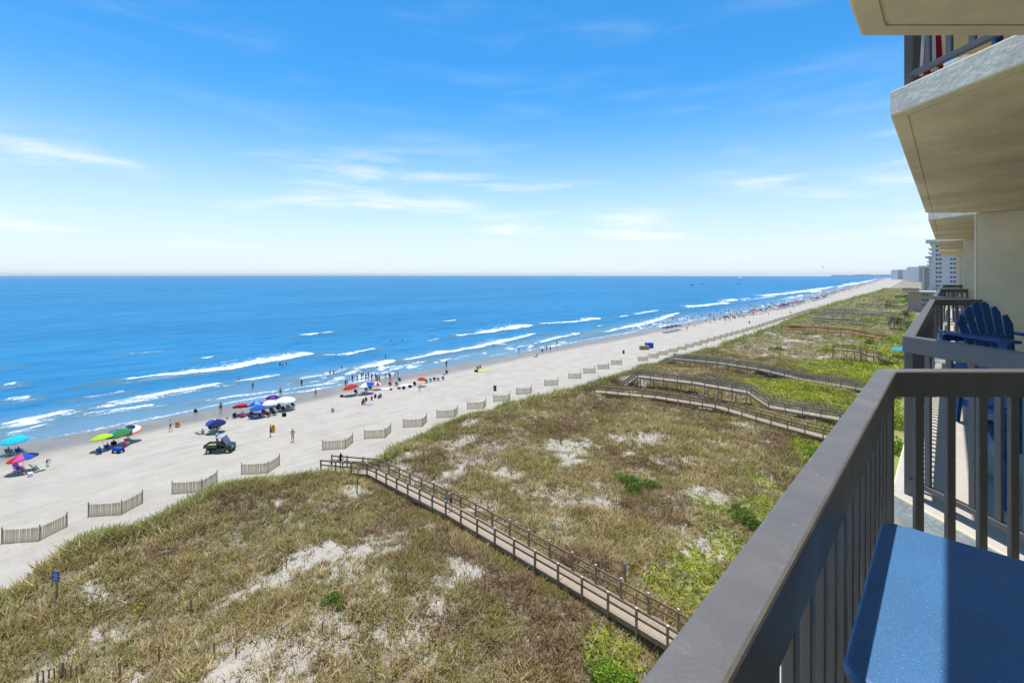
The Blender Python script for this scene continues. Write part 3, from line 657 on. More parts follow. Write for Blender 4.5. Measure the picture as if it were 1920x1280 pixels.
fan_chair('tall navy blue fan-backed chair against the tan wall on the next balcony', (.46, 6.67, FLOOR + .005), R(36), .66)
fan_chair('low blue fan-backed chair on the next balcony, seen through the foreground balusters', (.50, 4.80, FLOOR + .005), R(186), .40)
fan_chair('blue fan-backed chair on the upper balcony, half hidden behind its balusters', (.62, bay(1)[0] + .75, FLOOR + FTF + .005), R(190), .40)
# flag on the upper balcony: cloth hanging in folds from a short pole
fl = thing('flag', 'red and white striped flag hanging behind the upper balcony railing', 'flag', (-.10, bay(1)[0] + .32, FLOOR + FTF + .02))
MB().tube((0, 0, 0), (0, 0, 1.35), .012).build('pole', M_alu, fl)
M_fr = mat('flag_red', (.45, .02, .03), .8, .1, var=.1); M_fw = mat('flag_white', (.72, .70, .68), .8, .1, var=.06); M_fb = mat('flag_blue', (.02, .03, .14), .8, .1)
fm = MB(); ns, nh = 13, 10
P = {}
for i in range(ns + 1):
    for j in range(nh + 1):
        u, v = i / ns, j / nh
        P[i, j] = (.014 + .05 * math.sin(u * 9) * (.3 + v), -.02 - u * .34 * (1 - .3 * v) - .05 * v, 1.3 - 1.22 * v - .2 * u * (1 - v))
for i in range(ns):
    for j in range(nh):
        fm.add([P[i, j], P[i + 1, j], P[i + 1, j + 1], P[i, j + 1]], [(0, 1, 2, 3)], 2 if (i < 6 and j < 4) else i % 2)
fm.build('cloth', [M_fr, M_fw, M_fb], fl, smooth=True)
# ------------------------------------------------------------------ boardwalks
M_wood = mat('weathered_brown_timber', (.34, .23, .135), .8, .2, var=.28, scale=3.0, bump=.5, bscale=22)
M_plank = mat('grey_deck_plank', (.42, .325, .235), .8, .2, var=.22, scale=2.0, bump=.4, bscale=18)
M_greyw = mat('silver_grey_timber', (.29, .25, .205), .8, .2, var=.22, scale=3.0, bump=.4, bscale=20)
M_redw = mat('red_stained_timber', (.42, .15, .065), .75, .2, var=.22, scale=2.0, bump=.3, bscale=20)
M_cap = mat('pale_post_cap', (.55, .53, .48), .6, .3)
ordw = {}
def boardwalk(label, pts, mt, dm, width=1.6, step=1.95, planks=False, rails=(1.05, .58), stairs=(), pile=True, fine=True, railmat=None):
    """pts: (x, y, deck height) along the centre line; stairs = indices of the runs that are steps"""
    P = [Vector(p) for p in pts]; rm = railmat or mt
    o = thing('boardwalk', label, 'boardwalk', (P[0].x, P[0].y, gz(P[0].x, P[0].y)))
    B = -Vector(o.location)
    offs = []
    for i, p in enumerate(P):
        a = (P[i] - P[i - 1]) if i else (P[1] - P[0]); c = (P[i + 1] - P[i]) if i < len(P) - 1 else a
        a = Vector((a.x, a.y, 0)).normalized(); c = Vector((c.x, c.y, 0)).normalized()
        m_ = (Vector((-a.y, a.x, 0)) + Vector((-c.y, c.x, 0))).normalized(); k = 1 / max(.5, m_.dot(Vector((-a.y, a.x, 0))))
        offs.append(m_ * k)
    pm = MB(); pm.box((0, 0, 0), (.135, width, .04)); PM = pm.mesh('plank'); PM.materials.append(dm)
    deck = MB()
    for i in range(len(P) - 1):
        a, c = P[i], P[i + 1]; d = c - a; L = Vector((d.x, d.y, 0)).length; rz = math.atan2(d.y, d.x)
        if i in stairs:
            n = max(3, int(L / .30))
            for j in range(n):
                q = a + d * ((j + .5) / n); put('tread', MB().box((0, 0, 0), (.29, width - .1, .05)).mesh('tread'), dm, o, B + q, rz)
        elif planks:
            n = int(L / .145)
            for j in range(n):
                q = a + d * ((j + .5) / n); pl = put('plank', PM, None, o, B + q + Vector((0, 0, random.uniform(-.004, .004))), rz + random.uniform(-.006, .006))
                pl.rotation_euler[1] = -math.atan2(d.z, L)
        else:
            n = max(1, int(L / .15)) if fine else max(1, int(L / .6)); wdt = .135 if fine else .585
            for j in range(n):
                q = a + d * ((j + .5) / n); deck.box(B + q, (wdt, width, .04), rz, 0, ry=-math.atan2(d.z, L))
    if deck.v: struct(deck.build('deck_planks', dm, o), 'stuff')
    for s in (-1, 1):
        for i in range(len(P) - 1):
            a = P[i] + offs[i] * (s * (width / 2 - .02)); c = P[i + 1] + offs[i + 1] * (s * (width / 2 - .02))
            MB().beam(B + a + Vector((0, 0, -.15)), B + c + Vector((0, 0, -.15)), .05, .24).build('skirt_board', mt, o)
            a = P[i] + offs[i] * (s * (width / 2 + .04)); c = P[i + 1] + offs[i + 1] * (s * (width / 2 + .04))
            d = c - a; n = max(1, round(d.length / step))
            for j in range(n + (1 if i == len(P) - 2 else 0)):
                q = a + d * (j / n); g = gz(q.x, q.y); top = q.z + rails[0] + .14
                po = MB().box((0, 0, (top + g - .3) / 2), (.12, .12, top - g + .3)).build('post', mt, o, B + Vector((q.x, q.y, 0)), math.atan2(d.y, d.x))
                if fine: MB().box((0, 0, top + .012), (.135, .135, .022)).build('cap', M_cap, po)
            for h in rails:
                for j in range(n if fine else 1):
                    nn = n if fine else 1
                    q0 = a + d * (j / nn); q1 = a + d * ((j + 1) / nn); inn = offs[i] * (-s * .085)
                    MB().beam(B + q0 + inn + Vector((0, 0, h)), B + q1 + inn + Vector((0, 0, h)), .045, .14).build('rail', rm, o)
    return o
boardwalk('nearest brown boardwalk crossing the dunes, with a shirtless man walking on it', b1, M_wood, M_plank, 1.55, 1.95, planks=True)
boardwalk('long brown boardwalk curving below the tall grey boardwalk', b2, M_wood, M_plank, 1.5, 2.0, stairs=(0,))
boardwalk('tall silver grey boardwalk on high posts with steps halfway along', b3, M_greyw, M_plank, 1.6, 2.4, stairs=(0, 3))
boardwalk('slim grey brown boardwalk beyond the tall grey one, leading past bright green plants', b4, M_greyw, M_greyw, 1.5, 2.4, stairs=(0,))
boardwalk('short unfinished dark boardwalk ending in the air on tall posts', b5, M_wood, M_wood, 1.9, 3.0, stairs=(1, 3), fine=True)
boardwalk('long red stained boardwalk across the middle of the dunes', b6, M_wood, M_redw, 2.2, 3.4, fine=False, railmat=M_redw)
for lab, L in (('weathered grey boardwalk just behind the red one', [dz(1520, 589, 3.0), dz(1600, 591, 3.0), dz(1650, 595, 2.2), dz(1690, 601, 1.4)]),
               ('low grey boardwalk between the red one and the grey one behind it', [dz(1525, 600, 2.0), dz(1580, 603, 2.2), dz(1640, 609, 1.8), dz(1690, 612, 1.4)]),
               ('faint grey boardwalk with thin posts, third beyond the red one', [dz(1545, 583, 2.6), dz(1620, 585, 2.6), dz(1690, 592, 1.6)]),
               ('distant low boardwalk leading to the brick apartment block', [dz(1605, 573, 2.4), dz(1660, 574, 2.4), dz(1708, 577, 1.6)]),
               ('most distant thin grey boardwalk, near the round green trees', [dz(1640, 564, 3.), dz(1650, 563, 3.2), dz(1690, 566, 2.2)])):
    boardwalk(lab, L, M_greyw, M_greyw, 1.7, 4.2, fine=False)

# ------------------------------------------------------------------ sand fences along the dune foot
M_slat = mat('sand_fence_slat', (.88, .66, .44), .85, .15, var=.22, scale=1.5)
M_fpost = mat('sand_fence_post', (.22, .15, .10), .85, .15, var=.2, scale=3)
slm = MB(); slm.box((0, 0, .58), (.018, .095, 1.16)); SLM = slm.mesh('slat'); SLM.materials.append(M_slat)
fpm = MB(); fpm.tube((0, 0, -.3), (0, 0, 1.30), .045, .04, 7); FPM = fpm.mesh('fence_post'); FPM.materials.append(M_fpost)
NEARF = [(4, 1018), (166, 968), (323, 925), (453, 889), (605, 843), (683, 822), (756, 801), (819, 783), (876, 767), (925, 753), (968, 739), (1021, 723), (1066, 710), (1094, 700), (1121, 692), (1146, 684)]
FY = []
for q in NEARF:
    p = onz(*q, .05); FY.append((p.x, p.y))
y = FY[-1][1] + 9
while y < 345:
    FY.append((np.interp(y, [100, 200, 350], [-57.2, -58.2, -63.5]) + random.uniform(-.2, .2), y)); y += 6.0
names = ['first', 'second', 'third', 'fourth', 'fifth', 'sixth', 'seventh', 'eighth', 'ninth', 'tenth', 'eleventh', 'twelfth', 'thirteenth', 'fourteenth', 'fifteenth', 'sixteenth']
for i, (x, y) in enumerate(FY):
    lab = f'slatted sand fence at the dune foot, {names[i]} of the row from the left' if i < 16 else ('small slatted sand fence in the dense row beyond the blue beach boxes' if y < 190 else 'tiny sand fence in the far end of the row by the crowded beach')
    o = thing('sand_fence', lab, 'fence', (x, y, gz(x, y)), 0, 'sand fences along the dune foot')
    A = Vector((0, 0)); Bq = Vector((1.65, 2.15)); Cq = Vector((.40, 3.80))
    for p in (A, Bq, Cq): put('post', FPM, None, o, (p.x, p.y, gz(x + p.x, y + p.y) - gz(x, y)))
    for p, q in ((A, Bq), (Bq, Cq)):
        d = q - p; rz = math.atan2(d.y, d.x) - math.pi / 2; n = int(d.length / .125)
        pan = MB()
        for j in range(1, n):
            c = p + d * (j / n); z = gz(x + c.x, y + c.y) - gz(x, y) - .04 - .05 * math.sin(math.pi * j / n)
            nx, ny = d.y / d.length * .05, -d.x / d.length * .05
            tl = random.uniform(-.03, .03)
            if i < 7:
                s_ = put('slat', SLM, None, o, (c.x, c.y, z), rz); s_.rotation_euler[0] = tl
            else: pan.box((c.x, c.y, z + .58), (.018, .10 if i > 14 else .095, 1.16), rz, rx=tl)
        if pan.v: struct(pan.build('slat_panel', M_slat, o), 'stuff')
        for h in (.25, .95): MB().tube((p.x, p.y, h - .03), (q.x, q.y, h - .03 + gz(x + q.x, y + q.y) - gz(x + p.x, y + p.y)), .008, n=5).build('wire', M_fpost, o)

# ------------------------------------------------------------------ posts, stakes and signs in the dunes
def stake(px, py, h, label, r=.05):
    p = gnd(px, py); o = MB().tube((0, 0, -.3), (0, 0, h), r * 1.05, r, 8).build('wooden_post', M_wood, None, p); o.rotation_euler[0] = random.uniform(-.06, .06); o.rotation_euler[1] = random.uniform(-.06, .06)
    tag(o, label, 'post', 'old posts standing in the dunes')
for a in ((1051, 832, 2.1, 'tall dark wooden post leaning in the dunes near the bare sand ridge', .09), (1129, 800, 1.2, 'short dark post in the dunes right of the tall one', .07), (762, 1093, .9, 'single thin stake in the grass below the near boardwalk', .045),
          (669, 922, 2.3, 'tall post standing just below the seaward end of the near boardwalk', .06), (358, 1150, .9, 'small stake in the middle of the lower left dune', .045), (403, 1232, .9, 'upright stake near the bottom edge, right of the old buried fence', .05),
          (299, 1245, 1.0, 'upright stake near the bottom edge, left of the pair of thin stakes', .05), (226, 1276, 1.0, 'thick stake at the bottom edge of the picture', .05), (443, 1232, .6, 'very short stake beside the white sand patch near the bottom', .04), (604, 1186, .7, 'stake on the white sand patch left of the green weeds', .04), (537, 1065, .7, 'dark stake among brown thatch in the lower left dune', .04)):
    stake(*a)
of = thing('buried_sand_fence', 'old grey slat fence half buried in grass at the lower left corner', 'fence', gnd(118, 1268))
g0 = of.location.copy(); bpz = MB().tube((0, 0, -.2), (0, 0, .8), .06, n=7); bpz.build('post', M_greyw, of)
for j in range(9):
    x = -.55 + j * .16 + (.12 if j > 3 else 0); y = -.9 + j * .2
    MB().box((x * .6, y, .2), (.02, .07, random.uniform(.6, .95)), .5, rx=random.uniform(-.1, .1)).build('slat', M_greyw, of)
M_sign = mat('blue_sign_face', (.03, .07, .36), .5, .4); M_signw = mat('white_sign_print', (.75, .75, .75), .5, .3)
def dune_sign(px, py, h, label, k=1.0, turn=R(35)):
    p = gnd(px, py); o = thing('dune_sign', label, 'sign', p, turn)
    MB().box((0, 0, h / 2 - .1), (.09, .09, h + .2)).build('post', M_wood, o)
    f = MB().box((0, 0, 0), (.56 * k, .03, .62 * k)).build('panel', M_sign, o, (0, -.065, h - .15), bevel=.004)
    for j, wd in enumerate((.38, .44, .30, .40)):
        MB().box((0, 0, 0), (wd * k, .004, .045 * k)).build('printed_line', M_signw, f, (0, -.018, (.18 - j * .12) * k))
dune_sign(107, 1125, 1.75, 'blue and white notice sign on a post at the left dune edge')
dune_sign(795, 873, 1.6, 'small blue notice sign on a post beyond the near boardwalk', .7, R(-25))
dune_sign(1172, 1098, 1.5, 'blue notice sign behind the near boardwalk beside bright green plants', .55, R(-25))

# ------------------------------------------------------------------ bushes, trees, palms
attr_mat('leaves', .6, .25, .25)
def leafball(n, rx, ry, rz, size, cols, seed, flat=.0):
    g = np.random.default_rng(seed)
    k = 14; cc = g.normal(0, .42, (k, 3)); cc[:, 2] = np.abs(cc[:, 2]) * .9; cr = g.uniform(.28, .5, k)
    ci = g.integers(0, k, n); u = g.normal(0, 1, (n, 3)); u /= np.linalg.norm(u, axis=1)[:, None]
    P = cc[ci] + u * cr[ci][:, None] * g.uniform(.55, 1.05, (n, 1)) ** .5
    P = P * np.array([rx, ry, rz]); P[:, 2] = np.abs(P[:, 2]) + .05
    a = g.normal(0, 1, (n, 3)); a /= np.linalg.norm(a, axis=1)[:, None]; b_ = np.cross(a, g.normal(0, 1, (n, 3))); b_ /= np.linalg.norm(b_, axis=1)[:, None]
    s = size * g.uniform(.6, 1.4, (n, 1))
    V = np.stack([P + a * s, P + b_ * s * .45, P - a * s, P - b_ * s * .45], 1).reshape(-1, 3)
    c = np.array(cols)[g.integers(0, len(cols), n)] * (1 + .18 * g.standard_normal((n, 1))) * (.8 + .4 * (ci[:, None] % 5) / 4)
    return np_mesh('foliage', V, np.arange(4 * n).reshape(-1, 4), np.repeat(np.clip(c, .005, .6), 4, 0), [MATS['leaves']])
DKG = [(.13, .19, .028), (.17, .24, .035), (.23, .29, .05)]; LMG = [(.27, .40, .04), (.34, .46, .05), (.21, .32, .035)]; YLG = [(.46, .48, .045), (.55, .52, .08), (.34, .42, .04)]
def bush(px, py, r, h, label, cols, n=1500, size=.11, cat='bush', stem=.3):
    p = gnd(px, py); o = thing('bush', label, cat, p)
    st_ = MB()
    for k in range(5): st_.tube((0, 0, -.1), (random.uniform(-.4, .4) * r, random.uniform(-.4, .4) * r, h * .6), .03 * max(1, r), .012, 5)
    st_.build('stem', M_wood, o)
    put('foliage', leafball(n, r, r, h, size, cols, int(px * 3 + py)), None, o)
bush(1196, 915, 1.9, 1.1, 'round dark green bush alone in the middle of the near dunes', DKG, 7000, .08)
bush(1402, 978, 1.5, 1.1, 'rounded green bush beside the foreground railing', DKG, 6000, .075)
bush(1138, 1278, 1.25, .8, 'low green bush at the bottom edge beside the railing', LMG, 5500, .065)
bush(1520, 850, 1.5, 1.0, 'bright green shrub where the brown boardwalk meets the railing', LMG, 2000, .11)
bush(628, 1132, .8, .35, 'flat patch of dark green weeds on white sand near the bottom', DKG, 1800, .055)
bush(1460, 656, 1.8, 1.0, 'isolated round dark bush on the open dune in the middle distance', DKG, 1500, .16)
bush(1556, 660, 2.2, 1.6, 'yellow green shrub under the unfinished boardwalk', YLG, 1500, .18)
bush(1490, 618, 3.2, 1.6, 'dark shrub under the red stained boardwalk', DKG, 1300, .25)
bush(1631, 646, 1.6, 1.6, 'small pointed green bush right of the unfinished boardwalk', DKG, 1000, .18)
bush(1668, 641, 3.2, 2.0, 'broad green bush beside the next balcony railing', LMG, 1600, .22)
bush(1672, 579, 4.5, 3.2, 'dark round tree standing alone on the far dunes', DKG, 1300, .45)
bush(1700, 571, 7.0, 4.5, 'bright green round tree next to the brick apartment block', LMG, 1500, .6)
bush(1690, 560, 7.5, 4.2, 'darker tree behind the bright green one at the brick block', DKG, 1400, .6)
bush(1405, 770, .7, .7, 'small yellow green bush under the tall grey boardwalk', YLG, 800, .1)
bush(1685, 800, 2.6, 2.4, 'bright green hedge plant seen between the two balconies', YLG, 2200, .16)
bush(1684, 850, 2.0, 1.8, 'lower green shrub seen between the balconies above the pavement', LMG, 1800, .15)
bush(257, 1145, .3, .3, 'tiny yellow green weed in the lower left dune', YLG, 260, .07)
bush(1645, 602, 5, 1.6, 'yellowish shrub among the far boardwalks', YLG, 900, .35)
def palm(px, py, h, r, label):
    p = gnd(px, py); o = thing('palm_tree', label, 'palm', p); tr = MB(); prev = Vector((0, 0, -.2))
    for k in range(7):
        q = Vector((.12 * math.sin(k * .5), .08 * k / 3, h * (k + 1) / 7)); tr.tube(prev, q, .24 - .012 * k, .21 - .012 * k, 9); prev = q
    tr.build('trunk', M_greyw, o)
    g = np.random.default_rng(int(px)); V = []; C = []
    for f in range(34):
        az = g.uniform(0, 2 * np.pi); el = g.uniform(-.5, 1.1); ln = r * g.uniform(.8, 1.1)
        pts = []
        for s in np.linspace(0, 1, 7):
            pts.append(np.array([math.cos(az) * ln * s * math.cos(el * (1 - .3 * s)), math.sin(az) * ln * s * math.cos(el), ln * (s * math.sin(el) - .55 * s * s)]))
        side = np.array([-math.sin(az), math.cos(az), 0])
        for a_, b_ in zip(pts[1:-1], pts[2:]):
            for sg in (-1, 1):
                for q in (0, .5):
                    c0 = a_ + (b_ - a_) * q; tip = c0 + side * sg * r * .33 + (b_ - a_) * .9 + np.array([0, 0, -.12 * r])
                    V += [c0, c0 + (b_ - a_) * .35, tip]; cc = np.array(((.07, .11, .02), (.11, .14, .03), (.16, .16, .05))[g.integers(0, 3)]); C += [cc] * 3
    V = np.array(V) + np.array([prev.x, prev.y, prev.z]); put('fronds', np_mesh('fronds', V, np.arange(len(V)).reshape(-1, 3), np.array(C), [MATS['leaves']]), None, o)
for a in ((1696, 612, 6.0, 2.6, 'tallest palm tree, beside the brick apartment block'), (1676, 618, 4.6, 2.6, 'left palm of the pair beyond the red boardwalk'), (1688, 619, 4.2, 2.4, 'right palm of the pair beyond the red boardwalk, close to the railing'), (1700, 625, 4.0, 2.2, 'short palm peeking over the next balcony railing')):
    palm(*a)
# ------------------------------------------------------------------ buildings along the coast
M_tw = mat('pale_tower_wall', (.58, .545, .53), .8, .2, var=.05, scale=.3); M_slabw = mat('white_concrete', (.64, .63, .61), .8, .2, var=.05, scale=.6)
M_win = mat('tower_window', (.06, .075, .095), .12, .6); M_rec = mat('balcony_recess_shade', (.24, .25, .28), .6, .3); M_brick = mat('brown_brick', (.38, .29, .23), .85, .15, var=.15, scale=1.2)
M_roof = mat('grey_flat_roof', (.42, .425, .43), .8, .2, var=.1, scale=.4); M_far = mat('far_hotel_wall', (.60, .60, .60), .8, .2, var=.06, scale=.05); M_barr = mat('balcony_rail_blue_grey', (.30, .33, .38), .5, .4)
def tower(label, x, y, wx, wy, fl, fh, wall, wcols, bcols, scols, roof_over=.8, z0=.4):
    """south face (towards us) carries window columns wcols and balcony columns bcols (spans in x); the sea face carries balconies scols (spans in y)"""
    o = thing('apartment_tower' if fl > 6 else 'apartment_block', label, 'building', (x + wx / 2, y + wy / 2, z0 - .3))
    H = fl * fh; B = Vector((-wx / 2, -wy / 2, .3))
    MB().box((wx / 2, wy / 2, H / 2 - .2), (wx, wy, H + .4)).build('wall', wall, o, B)
    rf = MB().box((wx / 2, wy / 2, H + .35), (wx + 2 * roof_over, wy + 2 * roof_over, .5)).build('roof', M_roof if fl < 7 else M_slabw, o, B)
    MB().box((wx * .55, wy * .5, H + 1.5), (wx * .3, wy * .3, 1.8)).build('lift_house', wall, rf, B)
    wm = MB().box((0, 0, 0), (1.1, .08, 1.25)).mesh('window'); wm.materials.append(M_win)
    sm = MB().box((0, 0, 0), (1.24, .14, .07)).mesh('sill'); sm.materials.append(M_slabw)
    for f in range(fl):
        z = f * fh
        for cx in wcols:
            for q in (-.75, .75):
                wi = put('window', wm, None, o, B + Vector((cx + q, -.02, z + fh * .55))); put('sill', sm, None, wi, (0, -.03, -.66))
        for a, b_ in bcols:
            re = MB().box((0, 0, 0), (b_ - a, .06, fh - .3)).build('recess_shade_panel', M_rec, o, B + Vector(((a + b_) / 2, -.02, z + fh / 2)))  # flat panel on the wall, its blue grey paints the recess shade
            MB().box((0, -.6, -fh / 2 + .1), (b_ - a + .2, 1.2, .2)).build('slab', M_slabw, re); MB().box((0, -1.15, -fh / 2 + .65), (b_ - a, .05, .85)).build('rail', M_barr, re)
            MB().box(((b_ - a) * .28, -.06, -.1), ((b_ - a) * .3, .06, fh - .7)).build('glass_door', M_win, re)
        for a, b_ in scols:
            re = MB().box((0, 0, 0), (.06, b_ - a, fh - .3)).build('recess_shade_panel', M_rec, o, B + Vector((-.02, (a + b_) / 2, z + fh / 2)))  # same flat panel on the sea face, recess shade as colour
            MB().box((-.7, 0, -fh / 2 + .1), (1.4, b_ - a + .2, .2)).build('slab', M_slabw, re); MB().box((-1.35, 0, -fh / 2 + .65), (.05, b_ - a, .85)).build('rail', M_barr, re)
    return o
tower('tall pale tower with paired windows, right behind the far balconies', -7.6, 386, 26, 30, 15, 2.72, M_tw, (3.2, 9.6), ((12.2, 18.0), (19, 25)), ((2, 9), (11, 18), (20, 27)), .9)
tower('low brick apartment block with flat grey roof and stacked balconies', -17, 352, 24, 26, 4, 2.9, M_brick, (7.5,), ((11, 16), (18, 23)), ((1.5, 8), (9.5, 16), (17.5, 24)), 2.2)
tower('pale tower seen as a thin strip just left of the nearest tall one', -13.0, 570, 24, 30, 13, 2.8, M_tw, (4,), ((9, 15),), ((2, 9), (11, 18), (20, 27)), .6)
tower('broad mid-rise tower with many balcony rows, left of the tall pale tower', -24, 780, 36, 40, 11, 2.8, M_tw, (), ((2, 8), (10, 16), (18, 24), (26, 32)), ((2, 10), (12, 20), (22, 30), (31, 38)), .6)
def far_block(label, px0, px1, ptop, dep, steps):
    a = at_depth(px0, 516, dep); b_ = at_depth(px1, 516, dep); h = EYE + (516 - ptop) * dep / F
    L = Vector((b_.x - a.x, b_.y - a.y)).length; o = thing('far_hotel', label, 'building', ((a.x + b_.x) / 2, (a.y + b_.y) / 2, 0), math.atan2(b_.y - a.y, b_.x - a.x))
    for i, (u0, u1, q) in enumerate(steps):
        wl = MB().box((((u0 + u1) / 2 - .5) * L, 20 + i * 1.5, h * q / 2), ((u1 - u0) * L - .3, 40, h * q)).build('wall', M_far, o)
        n = max(3, int(h * q / 6.5))
        for f in range(1, n): MB().box((((u0 + u1) / 2 - .5) * L, -.3 + i * 1.5, f * h * q / n), ((u1 - u0) * L * .9, .5, 2.4)).build('window_band', M_win, wl)
    return o
far_block('hazy long hotel block at the far end of the beach', 1683, 1708, 505.5, 2300, ((0, .18, .96), (.18, .72, 1), (.72, 1, .94)))
far_block('hazy stepped hotel right of the long far block', 1708, 1724, 503, 1900, ((0, .45, .84), (.45, 1, 1)))
far_block('pale hotel between the hazy far blocks and the balcony towers', 1722, 1733, 500, 1400, ((0, 1, 1),))
for i, (a, b_, tp) in enumerate(((1560, 1600, 515.3), (1602, 1640, 514.4), (1642, 1684, 514.8))):
    far_block(('faint low shoreline blocks on the horizon, left of three', 'faint skyline on the horizon, middle of three', 'faint skyline on the horizon, nearest the hazy hotel')[i], a, b_, tp, 9000, ((0, .3, .9), (.32, .5, 1), (.55, .8, .93), (.82, 1, .8)))

# ------------------------------------------------------------------ pool deck and pool below the balcony
M_conc = mat('pool_deck_concrete', (.46, .44, .41), .8, .2, var=.1, scale=.8, bump=.2, bscale=12); M_pool = mat('pool_water', (.10, .42, .52), .08, .5, var=.1, scale=1.5)
pd = struct(MB().box((0, 0, 0), (10.2, 66, .2)).build('pool_deck', M_conc, None, (-3.6, 12, .78)))
pl = thing('swimming_pool', 'turquoise pool glimpsed below between the railing balusters', 'pool', (-4.2, 9, .88))
MB().box((0, 0, 0), (5.0, 12, .03)).build('water', M_pool, pl, (0, 0, .02))
cp = MB()
for sx in (-2.65, 2.65): cp.box((sx, 0, .03), (.3, 12.6, .10))
for sy in (-6.15, 6.15): cp.box((0, sy, .03), (4.99, .3, .10))
cp.build('coping', M_slabw, pl)
pf = thing('pool_fence', 'dark metal pool fence along the edge of the pool deck', 'fence', (-8.5, 12, .88))
for z in (.15, 1.15): MB().box((0, 0, z), (.04, 60, .04)).build('rail', M_rail, pf)
pk = MB().box((0, 0, .62), (.02, .02, 1.16)).mesh('picket'); pk.materials.append(M_rail)
for j in range(240): put('picket', pk, None, pf, (0, -29.9 + j * .25, 0))
# blue canopy of the neighbouring pool bar
cb = thing('pool_canopy', 'bright blue canopy on white posts beside the next balcony railing', 'canopy', gnd(1688, 672))
M_cb = mat('turquoise_canvas', (.02, .30, .52), .7, .2); M_wp = mat('white_post', (.75, .75, .74), .5, .3)
MB().add([(-1.8, -1.8, 2.3), (1.8, -1.8, 2.3), (1.8, 1.8, 2.3), (-1.8, 1.8, 2.3), (0, 0, 3.1)], [(0, 1, 4), (1, 2, 4), (2, 3, 4), (3, 0, 4)]).build('canvas', M_cb, cb)
for sx in (-1.7, 1.7):
    for sy in (-1.7, 1.7): MB().tube((sx, sy, -.2), (sx, sy, 2.35), .05).build('post', M_wp, cb)
# ------------------------------------------------------------------ people: one skinned body per pose, copied with other swimwear
SKINS = [mat('skin_tan', (.42, .25, .165), .6, .3), mat('skin_fair', (.58, .38, .28), .6, .3), mat('skin_brown', (.20, .11, .07), .6, .3), mat('skin_ruddy', (.50, .27, .18), .6, .3)]
CLOTH = {k: mat('cloth_' + k, c, .8, .15) for k, c in dict(navy=(.015, .025, .09), blue=(.02, .09, .42), red=(.5, .03, .03), black=(.015, .015, .018), white=(.72, .71, .69), pink=(.65, .09, .28), yellow=(.7, .42, .02), teal=(.02, .30, .33), green=(.05, .20, .06), grey=(.25, .25, .26), orange=(.7, .19, .03), lime=(.42, .60, .04), purple=(.20, .04, .33), cyan=(.02, .52, .58), tan=(.45, .36, .25), lightblue=(.18, .38, .62), mint=(.38, .55, .42), maroon=(.16, .015, .03)).items()}
HAIR = [mat('hair_brown', (.06, .035, .02), .7, .2), mat('hair_black', (.012, .010, .010), .6, .25), mat('hair_blond', (.36, .25, .11), .7, .2)]
def body_mesh(name, J, top_bare=False, long_hair=False):
    """J: joints by name; returns a mesh with slots skin, shorts, top, hair"""
    nm = ['pelvis', 'belly', 'chest', 'neck', 'jaw', 'crown']; E = [(0, 1), (1, 2), (2, 3), (3, 4), (4, 5)]
    rad = dict(pelvis=(.155, .11), belly=(.13, .095), chest=(.165, .11), neck=(.052, .055), jaw=(.078, .088), crown=(.070, .085))
    for s in 'LR':
        i = len(nm); nm += [k + s for k in ('sho', 'elb', 'wri', 'han', 'fin', 'hip', 'kne', 'ank', 'toe')]
        E += [(2, i), (i, i + 1), (i + 1, i + 2), (i + 2, i + 3), (i + 3, i + 4), (0, i + 5), (i + 5, i + 6), (i + 6, i + 7), (i + 7, i + 8)]
        for k, r_ in (('sho', .058), ('elb', .043), ('wri', .030), ('han', .038), ('fin', .016), ('hip', .092), ('kne', .06), ('ank', .038), ('toe', .034)): rad[k + s] = (r_, r_)
    P = {}
    for k, v in J.items():
        if k.endswith('*'):
            P[k[:-1] + 'L'] = Vector(v); P[k[:-1] + 'R'] = Vector((-v[0], v[1], v[2]))
        else: P[k] = Vector(v)
    for s in 'LR':
        if 'fin' + s not in P: P['fin' + s] = P['han' + s] + (P['han' + s] - P['wri' + s]).normalized() * .08
    me = bpy.data.meshes.new(name); me.from_pydata([P[n] for n in nm], E, [])
    o = bpy.data.objects.new(name, me); COL.objects.link(o)
    o.modifiers.new('skin', 'SKIN'); sv = me.skin_vertices[0].data
    for i, n in enumerate(nm): sv[i].radius = rad[n]; sv[i].use_root = (i == 0)
    ss = o.modifiers.new('sub', 'SUBSURF'); ss.levels = 1; ss.render_levels = 1
    dg = bpy.context.evaluated_depsgraph_get(); out = bpy.data.meshes.new_from_object(o.evaluated_get(dg))
    bpy.data.objects.remove(o); out.name = name
    seg = [(P[nm[a]], P[nm[b_]], nm[a], nm[b_]) for a, b_ in E]
    mi = []
    up_ = (P['crown'] - P['jaw']).normalized(); fw = Vector((0, 1, 0))
    for f in out.polygons:
        c = f.center; best = (9, 0)
        for a, b_, na, nb in seg:
            d = b_ - a; u = max(0, min(1, (c - a).dot(d) / d.length_squared)); q = (c - a - d * u).length
            if q < best[0]: best = (q, na, nb, u)
        _, na, nb, u = best; r_ = 0
        if nb == 'crown' or na == 'crown' or nb == 'jaw':
            h = (c - P['jaw']).dot(up_); r_ = 3 if (h > .05 or (c - P['jaw']).dot(fw) < -.03 and h > -.10) else 0
        elif na[:3] == 'pel' and (nb[:3] == 'hip' or u < .45): r_ = 1
        elif na[:3] == 'hip' and u < .55: r_ = 1
        elif (na, nb) in (('belly', 'chest'), ('chest', 'neck'), ('pelvis', 'belly')) and not (nb == 'neck' and u > .5): r_ = 2
        elif na == 'chest': r_ = 2
        mi.append(r_)
    out.materials.clear()
    for m_ in (SKINS[0], CLOTH['navy'], CLOTH['navy'], HAIR[0]): out.materials.append(m_)
    out.polygons.foreach_set('material_index', mi); out.polygons.foreach_set('use_smooth', [True] * len(mi))
    return out
